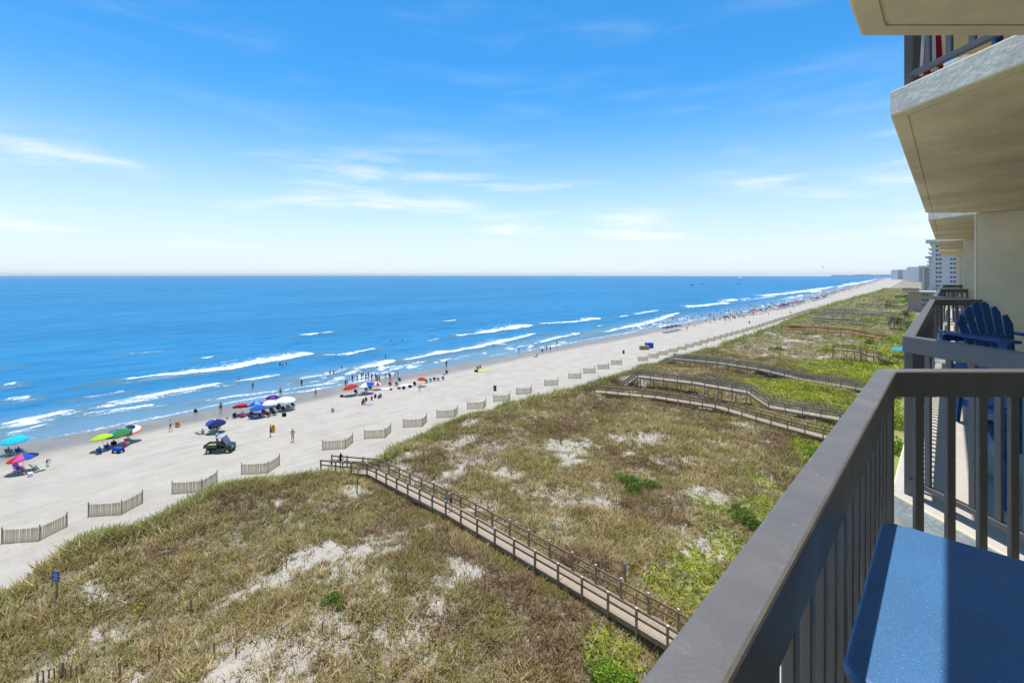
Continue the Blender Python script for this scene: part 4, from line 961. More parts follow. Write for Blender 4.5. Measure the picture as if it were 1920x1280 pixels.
T0 = dict(pelvis=(0, 0, .93), belly=(0, .01, 1.10), chest=(0, 0, 1.33), neck=(0, 0, 1.49), jaw=(0, .02, 1.58), crown=(0, .01, 1.70))
LEG = {'hip*': (.09, 0, .88), 'kne*': (.10, .02, .49), 'ank*': (.10, -.02, .08), 'toe*': (.12, .14, .035)}
ARM = {'sho*': (.19, 0, 1.40), 'elb*': (.25, -.02, 1.12), 'wri*': (.27, .06, .87), 'han*': (.27, .09, .79)}
POSE = {}
POSE['stand'] = body_mesh('standing_body', {**T0, **LEG, **ARM})
POSE['walk'] = body_mesh('walking_body', {**T0, **ARM, 'hipL': (.09, 0, .88), 'kneL': (.10, .17, .50), 'ankL': (.10, .20, .09), 'toeL': (.11, .36, .05), 'hipR': (-.09, 0, .88), 'kneR': (-.10, -.06, .48), 'ankR': (-.10, -.30, .12), 'toeR': (-.11, -.20, .035),
                                         'elbL': (.25, -.12, 1.14), 'wriL': (.26, -.12, .90), 'hanL': (.26, -.10, .82), 'elbR': (-.25, .06, 1.13), 'wriR': (-.25, .22, .93), 'hanR': (-.24, .29, .88)})
POSE['carry'] = body_mesh('carrying_body', {**T0, **LEG, **ARM, 'elbL': (.26, -.03, 1.13), 'wriL': (.20, .22, 1.12), 'hanL': (.16, .29, 1.14), 'elbR': (-.26, -.03, 1.13), 'wriR': (-.20, .20, 1.08), 'hanR': (-.15, .27, 1.10)})
SITB = dict(pelvis=(0, 0, .32), belly=(0, -.07, .47), chest=(0, -.16, .68), neck=(0, -.19, .83), jaw=(0, -.17, .92), crown=(0, -.18, 1.04))
POSE['chair'] = body_mesh('chair_sitting_body', {**SITB, 'hip*': (.09, .03, .30), 'kne*': (.12, .42, .42), 'ank*': (.12, .72, .10), 'toe*': (.13, .84, .10), 'sho*': (.19, -.16, .75), 'elb*': (.27, .0, .53), 'wri*': (.25, .22, .52), 'han*': (.24, .30, .52)})
POSE['sit'] = body_mesh('sand_sitting_body', {'pelvis': (0, 0, .12), 'belly': (0, -.02, .28), 'chest': (0, .02, .50), 'neck': (0, .05, .65), 'jaw': (0, .08, .74), 'crown': (0, .08, .86), 'hip*': (.09, .04, .11), 'kne*': (.13, .40, .42), 'ank*': (.12, .62, .07), 'toe*': (.13, .74, .04),
                                              'sho*': (.18, .02, .57), 'elb*': (.24, .20, .42), 'wri*': (.16, .42, .43), 'han*': (.10, .48, .42)})
POSE['lie'] = body_mesh('lying_body', {'pelvis': (0, 0, .13), 'belly': (0, -.17, .13), 'chest': (0, -.40, .14), 'neck': (0, -.56, .14), 'jaw': (0, -.66, .13), 'crown': (0, -.78, .12), 'hip*': (.09, .06, .12), 'kne*': (.11, .45, .13), 'ank*': (.12, .86, .07), 'toe*': (.13, .94, .13),
                                       'sho*': (.19, -.46, .13), 'elb*': (.30, -.62, .07), 'wri*': (.18, -.80, .05), 'han*': (.10, -.84, .05)})
POSE['bend'] = body_mesh('bending_body', {'pelvis': (0, -.10, .90), 'belly': (0, .06, 1.00), 'chest': (0, .28, 1.05), 'neck': (0, .43, 1.08), 'jaw': (0, .52, 1.06), 'crown': (0, .64, 1.04), **LEG, 'hip*': (.09, -.09, .86), 'sho*': (.18, .32, 1.05), 'elb*': (.20, .38, .78), 'wri*': (.16, .46, .55), 'han*': (.15, .48, .47)})
def person(pos, pose, label, rz=0., skin=0, shorts='navy', top=None, hair=0, s=1.0, group=None, sink=0.):
    p = Vector(pos); o = put('person', POSE[pose], None, None, (p.x, p.y, p.z - sink), rz, objmat=[SKINS[skin], CLOTH[shorts], SKINS[skin] if top is None else CLOTH[top], HAIR[hair]])
    o.scale = (s, s, s); return tag(o, label, 'person', group)
def G(px, py): return gnd(px, py)
def W(px, py):                                  # a wader: feet on the sea bed
    p = onz(px, py, SEA + .05); return Vector((p.x, p.y, max(gz(p.x, p.y), SEA - .95)))
TOSEA = R(90); TOUS = R(180) + TH; AWAY = TH; ALONG = 0.0; BACK = R(180)
NG = 'beachgoers near the balcony'
rnd = random.Random(4)
# boardwalk
def deckpt(L, px):
    """point on a boardwalk's deck straight below photo column px"""
    best = None
    for a, c in zip(L, L[1:]):
        for k in range(41):
            q = Vector(a) + (Vector(c) - Vector(a)) * (k / 40); xc = q.x * CT + q.y * ST; zc = -q.x * ST + q.y * CT
            e = abs(960 + F * xc / zc - px)
            if best is None or e < best[0]: best = (e, q)
    return best[1] + Vector((0, 0, .022))
person(deckpt(b1, 845), 'walk', 'shirtless person in bright blue shorts walking inland on the near boardwalk', R(-80), 3, 'blue', None, 0, 1.06)
ch = deckpt(b1, 836); person((ch.x - .3, ch.y + .2, ch.z), 'stand', 'small person walking close beside the shirtless one on the boardwalk', R(-80), 1, 'teal', 'teal', 1, .62)
for i, (px, sk, c, t_, h, s, lab) in enumerate(((627, 1, 'navy', 'tan', 2, .72, 'small person in pale top at the seaward end of the near boardwalk'), (635, 0, 'black', 'black', 1, 1.0, 'tall dark-clothed person at the seaward end of the near boardwalk'), (647, 1, 'grey', 'white', 1, .68, 'small person in white at the boardwalk end, right of the dark-clothed one'))):
    person(deckpt(b1, px) + Vector((0, (-.3, .2, -.2)[i], 0)), 'walk', lab, R(100), sk, c, t_, h, s)
# walkers and standers on the near beach
for a in ((G(549, 828), 'carry', 'tanned person standing alone right of the green vehicle, holding a child', TOUS, 3, 'tan', None, 0, 1.05), (G(507, 818), 'carry', 'person carrying a yellow bodyboard on the beach', R(-20), 2, 'black', 'yellow', 1, .98),
          (G(320, 808), 'walk', 'person in white shirt standing beside the orange chair', R(150), 1, 'black', 'white', 1, 1.), (G(414, 773), 'stand', 'shirtless person in dark shorts at the wet sand left of the red umbrella', R(60), 0, 'navy', None, 0, 1.05),
          (G(592, 744), 'walk', 'person in red swimsuit walking along the water behind the white umbrellas', R(160), 3, 'red', 'red', 2, 1.), (G(787, 734), 'stand', 'person in pale shirt standing in front of the small red umbrella', TOUS, 1, 'tan', 'white', 2, 1.),
          (G(837, 689), 'stand', 'lone dark figure standing at the water line left of the lime blanket', R(100), 2, 'navy', 'navy', 1, 1.08), (G(1044, 648), 'stand', 'lone standing figure in the shallow wash right of the pair of bathers', R(90), 0, 'black', None, 1, 1.08),
          (G(1025, 658), 'stand', 'left bather of the pair standing on wet sand in mid distance', R(40), 0, 'navy', None, 0, 1.0), (G(1032, 659), 'stand', 'right bather of the pair standing on wet sand in mid distance', R(200), 1, 'maroon', 'maroon', 0, 1.), (G(973, 661), 'walk', 'small dark figure walking in the wash near a bending child', R(90), 2, 'navy', 'navy', 1, .85),
          (G(992, 657), 'bend', 'child bending over at the water line', R(40), 1, 'blue', 'blue', 0, .6), (G(1067, 645), 'bend', 'tiny child crouching at the far wash', R(150), 1, 'orange', 'tan', 2, .6), (G(380, 814), 'sit', 'child in pale shirt sitting in the sand left of the dark blue umbrella', R(70), 1, 'grey', 'lightblue', 0, .95), (G(371, 813), 'lie', 'person lying flat on the sand left of the dark blue umbrella', R(100), 0, 'black', None, 1, .9),
          (G(89, 873), 'bend', 'dark-haired child bending beside the green chairs at the left', R(-60), 1, 'navy', 'navy', 1, .72), (G(623, 772), 'sit', 'child in teal sitting alone on open sand right of the white umbrellas', R(-100), 1, 'teal', 'teal', 1, .85), (G(626, 771), 'sit', 'smaller child beside the teal one on open sand', R(100), 1, 'green', 'green', 0, .6)):
    person(*a)
# the line of bathers at the water behind the red and blue umbrellas
crowd = [(648, 726), (651, 724), (661, 716), (670, 718), (678, 711), (681, 708), (686, 713), (691, 712), (697, 714), (704, 713), (707, 717), (711, 717), (723, 711), (730, 711), (732, 713), (741, 708), (746, 708)]
tops = ['maroon', 'navy', None, 'purple', 'red', None, 'navy', 'pink', 'black', 'red', None, 'orange', None, 'pink', None, 'orange', 'red']
cl_names = dict(maroon='dark red', navy='navy')
for i, ((px, py), tp) in enumerate(zip(crowd, tops)):
    sc_ = ('navy', 'red', 'blue', 'black', 'pink')[i % 5]; cn = cl_names.get(tp, tp)
    lab = f'{"bather in " + cn + " swimwear" if tp else "shirtless bather in " + cl_names.get(sc_, sc_) + " shorts"} standing in the waterline crowd, {names[i] if i < 16 else "last"} from left'
    person(G(px, py), 'stand' if i % 3 else 'walk', lab, rnd.uniform(0, 6.28), i % 4, sc_ if tp is None else tp, tp, i % 3, rnd.uniform(.92, 1.06), 'bathers at the waterline')
person(G(735, 716), 'bend', 'figure in bright magenta kneeling in front of the waterline crowd', R(120), 1, 'pink', 'pink', 2, .8)
# waders
wd = [(566, 724, 'in the wash left of the white umbrellas'), (619, 703, 'left of the pair standing knee deep'), (626, 703, 'right of the pair standing knee deep'), (641, 693, 'just beyond the knee deep pair'), (723, 671, 'alone beyond the broken wave'), (926, 650, 'alone in front of the long breaker'), (1085, 596, 'left of two beside the far breaker'), (1098, 595, 'right of two beside the far breaker'),
      (1236, 599, 'far out left of the blue cabana row'), (1243, 600, 'far out just right of another wader'), (1243, 610, 'in the wash left of the blue cabana row'), (1253, 606, 'in the wash nearest the blue cabana row'), (525, 684, 'leftmost of three behind the big breaker'), (530, 685, 'middle of three behind the big breaker'), (537, 683, 'rightmost of three behind the big breaker'), (474, 728, 'wading alone below the big breaker'),
      (733, 640, 'leftmost of the swimmers far out in the middle'), (739, 640, 'middle of the swimmers far out in the middle'), (754, 639, 'rightmost of the swimmers far out in the middle'), (448, 716, 'head and shoulders behind the small breaker'), (891, 622, 'on the crest of the middle breaker'), (526, 742, 'behind the dark blue and white umbrellas at the wash')]
for i, (px, py, lab) in enumerate(wd):
    person(W(px, py), ('stand', 'carry', 'walk')[i % 3], f'bather wading {lab}' if 'wading' not in lab else f'bather {lab}', rnd.uniform(0, 6.28), i % 4, ('navy', 'black', 'red', 'blue')[i % 4], None if i % 2 else ('black', 'navy', 'red')[i % 3], i % 3, 1.03, 'bathers in the sea', sink=0.)

# ------------------------------------------------------------------ beach umbrellas
def gore(k, n, r, rise):
    mb = MB(); ring = []
    for j in range(5):
        u = j / 4; rr = r * u; z = rise * (1 - u ** 1.8)
        ring.append([(rr * math.cos(2 * math.pi * (k + q) / n), rr * math.sin(2 * math.pi * (k + q) / n), z - (.05 * r * u * (1 - abs(2 * q - 1)) if u == 1 else 0)) for q in (0, .5, 1)])
    for j in range(4):
        for q in range(2): mb.add([ring[j][q], ring[j][q + 1], ring[j + 1][q + 1], ring[j + 1][q]], [(0, 1, 2, 3)])
    mb.add([ring[4][0], ring[4][1], ring[4][2], (ring[4][2][0], ring[4][2][1], ring[4][2][2] - .09), (ring[4][1][0], ring[4][1][1], ring[4][1][2] - .09), (ring[4][0][0], ring[4][0][1], ring[4][0][2] - .09)], [(0, 1, 4, 5), (1, 2, 3, 4)])
    me = mb.mesh('canopy_panel', smooth=False); me.materials.append(CLOTH['blue']); return me
GORES = [gore(k, 8, 1.0, .36) for k in range(8)]
polem = MB().tube((0, 0, -.3), (0, 0, 2.0), .019, n=8).mesh('umbrella_pole'); polem.materials.append(M_wp)
fin_m = MB().tube((0, 0, 0), (0, 0, .1), .02, .008, 6).mesh('finial'); fin_m.materials.append(M_wp)
ribm = MB(); ribm.beam((.06, 0, -.02), (.97, 0, -.37), .012, .012); RIB = ribm.mesh('rib'); RIB.materials.append(M_wp)
def umbrella(px, py, cols, label, r=1.15, h=1.75, tilt=(0, 0), group=None, pos=None, detail=True):
    p = pos or G(px, py); o = thing('beach_umbrella', label, 'umbrella', p, rnd.uniform(0, .7), group)
    pole = put('pole', polem, None, o); pole.scale = (1, 1, h / 1.93); pole.rotation_euler = (tilt[0], tilt[1], 0)
    M_ = Matrix.Rotation(tilt[1], 3, 'Y') @ Matrix.Rotation(tilt[0], 3, 'X'); topv = M_ @ Vector((0, 0, h - .36 * r + .12))
    for k in range(8):
        g = put('canopy_panel', GORES[k], None, o, topv, 0, objmat=[CLOTH[cols[k % len(cols)]]]); g.scale = (r, r, r * .95); g.rotation_euler = (tilt[0], tilt[1], 0)
        if detail:
            rb = put('rib', RIB, None, o, topv + M_ @ Vector((0, 0, .33 * r)), 0); rb.scale = (r, r, r); rb.rotation_euler = (Matrix.Rotation(tilt[1], 3, 'Y') @ Matrix.Rotation(tilt[0], 3, 'X') @ Matrix.Rotation(2 * math.pi * k / 8, 3, 'Z')).to_euler()
    f = put('finial', fin_m, None, o, topv + M_ @ Vector((0, 0, .34 * r))); f.rotation_euler = (tilt[0], tilt[1], 0)
    return o
umbrella(31, 848, ['cyan'], 'turquoise umbrella at the left edge of the beach', 1.25, 2.1, (.12, .1))
umbrella(47, 884, ['blue', 'navy', 'green', 'cyan', 'yellow', 'orange', 'red', 'pink'], 'rainbow striped umbrella over the green chairs at the left', 1.3, 2.0, (.1, -.08))
umbrella(195, 843, ['lime'], 'lime green umbrella beside the multicoloured one', 1.15, 1.95, (.06, -.1))
umbrella(224, 834, ['green', 'green', 'cyan', 'blue', 'purple', 'purple', 'teal', 'green'], 'purple and green panelled umbrella between the lime and the ringed one', 1.5, 2.1, (.1, .05))
umbrella(246, 826, ['white'], 'white umbrella with a blue centre and orange rim behind the green one', 1.35, 2.0, (.15, .2))
umbrella(404, 810, ['navy', 'blue', 'navy', 'white', 'navy', 'blue', 'navy', 'navy'], 'dark blue umbrella with one white panel standing alone above the green vehicle', 1.25, 1.75, (.05, .12))
umbrella(452, 779, ['red'], 'plain red umbrella at the left end of the crowded group', 1.3, 1.85, (-.2, -.3))
umbrella(480, 776, ['blue', 'lightblue'], 'mid blue umbrella behind the darker blue one in the crowded group', 1.25, 2.0, (-.05, -.1))
umbrella(484, 782, ['blue'], 'royal blue umbrella in front, next to the red one', 1.2, 1.75)
umbrella(507, 773, ['white'], 'smaller white umbrella in the crowded group', 1.3, 1.9)
umbrella(511, 762, ['navy', 'purple'], 'dark blue umbrella behind the two white ones', 1.1, 1.9)
umbrella(536, 768, ['white'], 'largest white umbrella at the right end of the crowded group', 1.45, 2.1, (0, .1))
umbrella(660, 741, ['red', 'red', 'orange', 'orange', 'orange', 'red', 'red', 'red'], 'red and orange umbrella beside the blue and white one', 1.35, 2.0, (.1, -.15))
umbrella(690, 737, ['blue', 'white', 'blue', 'blue', 'blue', 'white', 'white', 'blue'], 'blue and white umbrella over loungers, right of the red and orange one', 1.45, 2.1, (.15, -.1))
umbrella(705, 730, ['white', 'red'], 'small red and white umbrella right of the blue and white one', .95, 1.5, (0, .2))
umbrella(790, 724, ['red'], 'small crimson umbrella at the right of the long row of chairs', .95, 1.7, (0, .1))
rg = bpy.data.objects['beach_umbrella.004']        # ringed umbrella: blue centre and orange rim cloth
def disc(name, r0, r1, z0, z1, m_, par, loc, tilt):
    mb = MB()
    for k in range(24):
        a, b_ = 2 * math.pi * k / 24, 2 * math.pi * (k + 1) / 24
        mb.add([(r0 * math.cos(a), r0 * math.sin(a), z0), (r0 * math.cos(b_), r0 * math.sin(b_), z0), (r1 * math.cos(b_), r1 * math.sin(b_), z1), (r1 * math.cos(a), r1 * math.sin(a), z1)], [(0, 1, 2, 3)])
    o = mb.build(name, m_, par, loc); o.rotation_euler = (tilt[0], tilt[1], 0)
tv = Matrix.Rotation(.2, 3, 'Y') @ Matrix.Rotation(.15, 3, 'X') @ Vector((0, 0, 2.0 - .36 * 1.35 + .14))
disc('blue_centre', .02, .62, .49, .37, CLOTH['navy'], rg, tv, (.15, .2)); disc('orange_rim', 1.22, 1.37, .10, -.02, CLOTH['orange'], rg, tv, (.15, .2))

# ------------------------------------------------------------------ beach chairs, bags, blankets
def chair_parts(lounge):
    fr = MB(); L = .5 if not lounge else 1.1
    for s in (-1, 1):
        fr.tube((s * .28, -.28, .20), (s * .28, L * .55, .26), .012, n=6); fr.tube((s * .28, -.26, .20), (s * .28, -.62, .82), .012, n=6)
        fr.tube((s * .28, L * .45, .26), (s * .28, L * .30, -.02), .012, n=6); fr.tube((s * .28, -.18, .20), (s * .28, -.42, -.02), .012, n=6); fr.tube((s * .29, -.40, .46), (s * .29, .22, .46), .016, n=6)
        fr.tube((s * .29, .18, .46), (s * .28, .18, .24), .010, n=6)
    seat = MB().add([(-.27, -.28, .20), (.27, -.28, .20), (.27, L * .55, .255), (-.27, L * .55, .255), (-.27, -.28, .215), (.27, -.28, .215), (.27, L * .55, .27), (-.27, L * .55, .27)], [(3, 2, 1, 0), (4, 5, 6, 7), (0, 1, 5, 4), (1, 2, 6, 5), (2, 3, 7, 6), (3, 0, 4, 7)])
    bk = MB().add([(-.27, -.28, .21), (.27, -.28, .21), (.27, -.62, .82), (-.27, -.62, .82), (-.27, -.295, .20), (.27, -.295, .20), (.27, -.635, .81), (-.27, -.635, .81)], [(0, 1, 2, 3), (7, 6, 5, 4), (0, 4, 5, 1), (1, 5, 6, 2), (2, 6, 7, 3), (3, 7, 4, 0)])
    a = [fr.mesh('frame'), seat.mesh('seat'), bk.mesh('backrest')]; a[0].materials.append(M_wp); a[1].materials.append(CLOTH['blue']); a[2].materials.append(CLOTH['blue']); return a
CH = {False: chair_parts(False), True: chair_parts(True)}
def chair(pos, col, label, rz=0., lounge=False, group='folding beach chairs', col2=None):
    o = thing('beach_chair', label, 'chair', pos, rz, group)
    put('frame', CH[lounge][0], None, o); put('seat', CH[lounge][1], None, o, objmat=[CLOTH[col]]); put('backrest', CH[lounge][2], None, o, objmat=[CLOTH[col2 or col]]); return o
def seated(px, py, col, top, who, rz, skin=0, hair=0, shorts='navy', lab2=''):
    """a folding chair and the person sitting in it"""
    p = G(px, py); chair(p, col, f'{cl_names.get(col, col)} folding chair {who}', rz)
    person(p + Vector((0, 0, -.07)) + Matrix.Rotation(rz, 3, 'Z') @ Vector((0, -.08, 0)), 'chair', f'person {"in " + cl_names.get(top, top) if top else "shirtless"} seated {who}', rz, skin, shorts, top, hair, 1., 'people sitting in beach chairs')
for a in ((18, 850, 'grey', 'grey', 'left of the turquoise umbrella pole', R(70), 0, 1), (37, 849, 'blue', 'teal', 'right of the turquoise umbrella pole', R(70), 0, 1), (43, 889, 'blue', 'pink', 'right under the rainbow umbrella', R(-60), 1, 0),
          (187, 849, 'blue', None, 'at the left side of the lime umbrella', R(80), 3, 0), (203, 842, 'blue', None, 'right below the lime umbrella', R(70), 3, 1), (214, 836, 'navy', 'navy', 'under the purple and green umbrella', R(80), 0, 1), (236, 836, 'pink', 'pink', 'with pink cloth right of the green umbrella', R(60), 1, 0), (243, 830, 'tan', None, 'in the sun below the ringed umbrella', R(50), 0, 1),
          (398, 806, 'black', 'black', 'left of two under the lone dark blue umbrella', AWAY, 0, 1), (408, 805, 'navy', 'black', 'right of two under the lone dark blue umbrella', AWAY, 0, 1),
          (443, 782, 'navy', 'navy', 'left of the red umbrella', AWAY, 0, 1), (457, 781, 'pink', 'black', 'just right of the red umbrella', AWAY, 2, 1), (474, 779, 'navy', 'maroon', 'behind the royal blue umbrella', AWAY, 0, 1), (496, 775, 'red', 'red', 'between the blue and white umbrellas', AWAY, 1, 0), (511, 772, 'green', 'black', 'under the smaller white umbrella', AWAY, 0, 1), (523, 769, 'navy', 'navy', 'between the two white umbrellas', AWAY, 0, 1), (533, 769, 'navy', 'blue', 'under the largest white umbrella', AWAY, 0, 1), (542, 766, 'tan', None, 'at the right rim of the largest white umbrella', AWAY, 3, 0),
          (668, 737, 'black', 'black', 'left under the red and orange umbrella', AWAY, 0, 1), (687, 732, 'black', 'black', 'left under the blue and white umbrella', AWAY, 0, 1), (695, 730, 'green', 'green', 'right under the blue and white umbrella', AWAY, 0, 1), (732, 722, 'red', 'black', 'left in the long row behind the white blankets', AWAY, 0, 1), (744, 722, 'teal', 'teal', 'with teal cloth in the long row', AWAY, 0, 1), (778, 722, 'black', 'black', 'dark one left of the crimson umbrella', AWAY, 0, 1)):
    seated(*a)
for px, py, c, lab, rz in ((35, 882, 'purple', 'pale mauve folding chair left of the rainbow umbrella pole', R(-60)), (69, 879, 'mint', 'left one of two mint green chairs by the rainbow umbrella', R(20)), (80, 881, 'mint', 'right one of two mint green chairs by the rainbow umbrella', R(20)), (334, 799, 'orange', 'empty orange chair beside the person in white shirt', R(70)), (471, 784, 'blue', 'blue chair facing away in front of the royal blue umbrella', AWAY), (490, 782, 'blue', 'bright blue chair right of the royal blue umbrella', AWAY), (505, 780, 'maroon', 'dark red chair in front of the smaller white umbrella', AWAY), (551, 762, 'navy', 'navy chair at the right end of the crowded group', AWAY),
                           (516, 777, 'navy', 'navy chair between the dark red chair and the bag', AWAY), (526, 764, 'navy', 'navy chair tucked behind the largest white umbrella', AWAY), (800, 717, 'teal', 'teal chair first right of the crimson umbrella', AWAY), (808, 715, 'cyan', 'turquoise chair second right of the crimson umbrella', AWAY), (815, 713, 'navy', 'navy chair third right of the crimson umbrella', AWAY), (822, 713, 'lightblue', 'pale blue chair fourth right of the crimson umbrella', AWAY), (831, 711, 'teal', 'teal chair at the right end of the long row', AWAY), (750, 714, 'black', 'dark chair behind the waterline crowd', AWAY), (838, 700, 'navy', 'navy chair by the people sitting near the waterline', AWAY), (1016, 659, 'black', 'dark chair left of the standing pair in mid distance', R(60)), (1005, 668, 'lightblue', 'pale chair on dry sand in mid distance', R(80))):
    chair(G(px, py), c, lab, rz)
for px, py, lab in ((674, 741, 'left blue and white striped lounger under the umbrella'), (684, 738, 'right blue and white striped lounger under the umbrella')): chair(G(px, py), 'blue', lab, AWAY + R(60), True, col2='white')
for i, (px, py, c, ps) in enumerate(((681, 755, 'black', 'sit'), (686, 752, 'maroon', 'sit'), (679, 759, 'red', 'sit'), (697, 750, 'pink', 'sit'), (704, 746, 'navy', 'sit'), (711, 747, 'purple', 'sit'), (714, 745, 'grey', 'sit'), (832, 702, 'grey', 'lie'), (895, 692, 'black', 'sit'), (900, 690, 'maroon', 'sit'), (1003, 669, 'grey', 'lie'))):
    person(G(px, py), ps, f'{cl_names.get(c, c)} clad person {"lying" if ps == "lie" else "sitting"} on sand, ' + ('left in the group below the blue and white umbrella', 'at the back of the group below the umbrellas', 'front of the group below the blue and white umbrella', 'middle of the group below the umbrellas', 'right side of the group below the umbrellas', 'far right in the group below the umbrellas', 'rightmost of the group below the umbrellas', 'near the lone dark standing figure', 'left beside the lime blanket', 'right beside the lime blanket', 'alone in mid distance')[i], AWAY + rnd.uniform(-.6, .6), i % 4, c, c, i % 3, 1., 'people sitting on the sand')
def lump(px, py, col, d, label, cat='bag', name='beach_bag', rz=0.):
    o = thing(name, label, cat, G(px, py), rz); MB().box((0, 0, d[2] / 2), d).build('body', CLOTH[col], o, bevel=min(d) * .18, seg=3)
    MB().tube((-d[0] * .3, 0, d[2]), (-d[0] * .2, 0, d[2] + .12), .012).build('strap', CLOTH['grey'], o); MB().tube((d[0] * .3, 0, d[2]), (d[0] * .2, 0, d[2] + .12), .012).build('strap', CLOTH['grey'], o); MB().tube((-d[0] * .2, 0, d[2] + .12), (d[0] * .2, 0, d[2] + .12), .012).build('strap', CLOTH['grey'], o)
for a in ((57, 892, 'white', (.7, .4, .4), 'white cooler box on the sand below the rainbow umbrella', 'cooler', 'cooler'), (641, 744, 'black', (.6, .45, .4), 'dark bag alone on the sand left of the red and orange umbrella'), (533, 780, 'black', (.7, .5, .5), 'black bag in front of the largest white umbrella'), (367, 772, 'navy', (.9, .4, .45), 'navy bag lying at the wet sand left of the shirtless person'), (426, 784, 'navy', (.35, .25, .12), 'tiny dark bundle left of the red umbrella group'), (733, 731, 'maroon', (.5, .4, .3), 'dark red bag in front of the long chair row'), (748, 729, 'red', (.7, .45, .35), 'red cooler in the middle of the long chair row', 'cooler', 'cooler'), (757, 729, 'black', (.5, .5, .5), 'black bag right of the red cooler'), (769, 726, 'black', (.7, .5, .45), 'dark bag pile left of the crimson umbrella'), (893, 697, 'black', (.9, .5, .5), 'black bag beside the lime blanket')):
    lump(*a)
wg = thing('beach_wagon', 'bright blue folding wagon in front of the lime and green umbrellas', 'wagon', G(222, 848), R(30))
MB().box((0, 0, .45), (1.25, .62, .42)).build('tub', CLOTH['blue'], wg, bevel=.05)
for sx in (-.45, .45):
    for sy in (-.33, .33): MB().tube((sx, sy - .04, .16), (sx, sy + .04, .16), .16, n=14).build('wheel', CLOTH['black'], wg)
MB().tube((.6, 0, .4), (1.15, 0, .75), .015).build('handle', CLOTH['black'], wg)
def cloth(px, py, col, a, b_, label, rz=0.):
    p = G(px, py); mb = MB(); n = 8; pts = {}
    M_ = Matrix.Rotation(rz, 3, 'Z')
    for i in range(n + 1):
        for j in range(n + 1):
            q = M_ @ Vector(((i / n - .5) * a, (j / n - .5) * b_, 0)); pts[i, j] = (q.x, q.y, gz(p.x + q.x, p.y + q.y) - p.z + .035 + .02 * random.random())
    for i in range(n):
        for j in range(n): mb.add([pts[i, j], pts[i + 1, j], pts[i + 1, j + 1], pts[i, j + 1]], [(0, 1, 2, 3)])
    tag(mb.build('beach_blanket', CLOTH[col], None, p), label, 'blanket')
cloth(904, 695, 'lime', 3.6, 2.6, 'lime green blanket spread on the sand in mid distance', AWAY); cloth(720, 729, 'white', 2.4, 1.6, 'white blanket left of the long chair row', AWAY); cloth(762, 722, 'white', 2.4, 2.0, 'white sheet in the middle of the long chair row', AWAY); cloth(690, 758, 'lightblue', 1.4, .9, 'pale blue towel in front of the sitting group', AWAY)
bb = person(G(512, 818), 'carry', 'x', 0); bpy.data.objects.remove(bb)
bd = MB(); bd.prism([(-.27, -.5), (.27, -.5), (.29, 0), (.24, .42), (.12, .56), (-.12, .56), (-.24, .42), (-.29, 0)], -.03, .03)
bo = bd.build('bodyboard', CLOTH['yellow'], None, G(512, 817) + Vector((0, 0, .95)), AWAY, bevel=.015); bo.rotation_euler = (R(80), 0, AWAY); tag(bo, 'yellow bodyboard carried upright by a person on the beach', 'bodyboard')

# ------------------------------------------------------------------ bins, boxes, cabana row
M_bin = mat('dark_bin_plastic', (.05, .05, .055), .5, .4, var=.1)
binm = MB().tube((0, 0, -.03), (0, 0, .9), .26, .31, 14).mesh('drum'); binm.materials.append(M_bin)
rimm = MB().tube((0, 0, .88), (0, 0, .95), .335, .335, 14).mesh('rim'); rimm.materials.append(M_bin)
for px, py, lab in ((928, 732, 'dark trash barrel nearest on the open beach'), (1169, 663, 'dark trash barrel left of the blue beach boxes'), (1405, 606, 'dark trash barrel beside the middle of the fence row'), (1482, 587, 'small dark trash barrel near the far end of the fence row'), (1593, 560, 'tiny far trash barrel on the crowded beach')):
    o = thing('trash_barrel', lab, 'trash can', G(px, py), 0, 'trash barrels on the beach'); put('drum', binm, None, o); put('rim', rimm, None, o)
def crate(px, py, m_, d, label, rz):
    o = thing('beach_box', label, 'box', G(px, py), rz); MB().box((0, 0, d[2] / 2 - .05), d).build('body', m_, o, bevel=.02); MB().box((0, 0, d[2] - .02), (d[0] + .12, d[1] + .12, .08)).build('lid', m_, o, bevel=.01)
crate(1208, 655, M_wood, (2.6, 1.2, 1.1), 'brown wooden storage box beside the blue one', AWAY + .1); crate(1217, 652, CLOTH['blue'], (2.2, 1.4, 1.5), 'bright blue storage box by the sand fences', AWAY + .1)
def cabana(p, label, col='navy', rz=0., group='rental cabanas in rows'):
    o = thing('beach_cabana', label, 'canopy', p, rz, group)
    MB().add([(-1.2, -1.1, 1.9), (1.2, -1.1, 1.9), (1.2, 1.1, 2.1), (-1.2, 1.1, 2.1), (-1.2, 0, 2.25), (1.2, 0, 2.25)], [(0, 1, 5, 4), (4, 5, 2, 3), (0, 4, 3), (1, 2, 5)]).build('canvas', CLOTH[col], o)
    for sx in (-1.15, 1.15):
        for sy in (-1.05, 1.05): MB().tube((sx, sy, -.2), (sx, sy, 2.0), .03, n=5).build('post', M_wp, o)
    MB().box((0, -.95, .42), (2.1, .5, .4)).build('seat', CLOTH['white'], o)
for i in range(4):
    p = G(1248 + i * 8, 624 - i * 1.6); cabana(p, f'navy canopy in the short row on open sand, {names[i]} from the left', 'navy', R(8))

# ------------------------------------------------------------------ green utility vehicle
M_jg = mat('green_vehicle_paint', (.012, .05, .016), .4, .5, coat=.3); M_tyre = mat('tyre_rubber', (.02, .02, .02), .85, .2); M_rim = mat('yellow_rim', (.62, .50, .22), .5, .4); M_blk = mat('black_plastic', (.025, .025, .028), .6, .3)
M_ws = mat('windscreen', (.12, .14, .15), .1, .6); M_tarp = mat('grey_canopy', (.35, .40, .46), .6, .3); M_bed = mat('bed_load', (.30, .30, .12), .8, .2)
vp = G(415, 846); vh = thing('utility_vehicle', 'green utility vehicle with open cargo bed parked on the sand', 'vehicle', vp, R(-90 - 0) + TH + R(96))
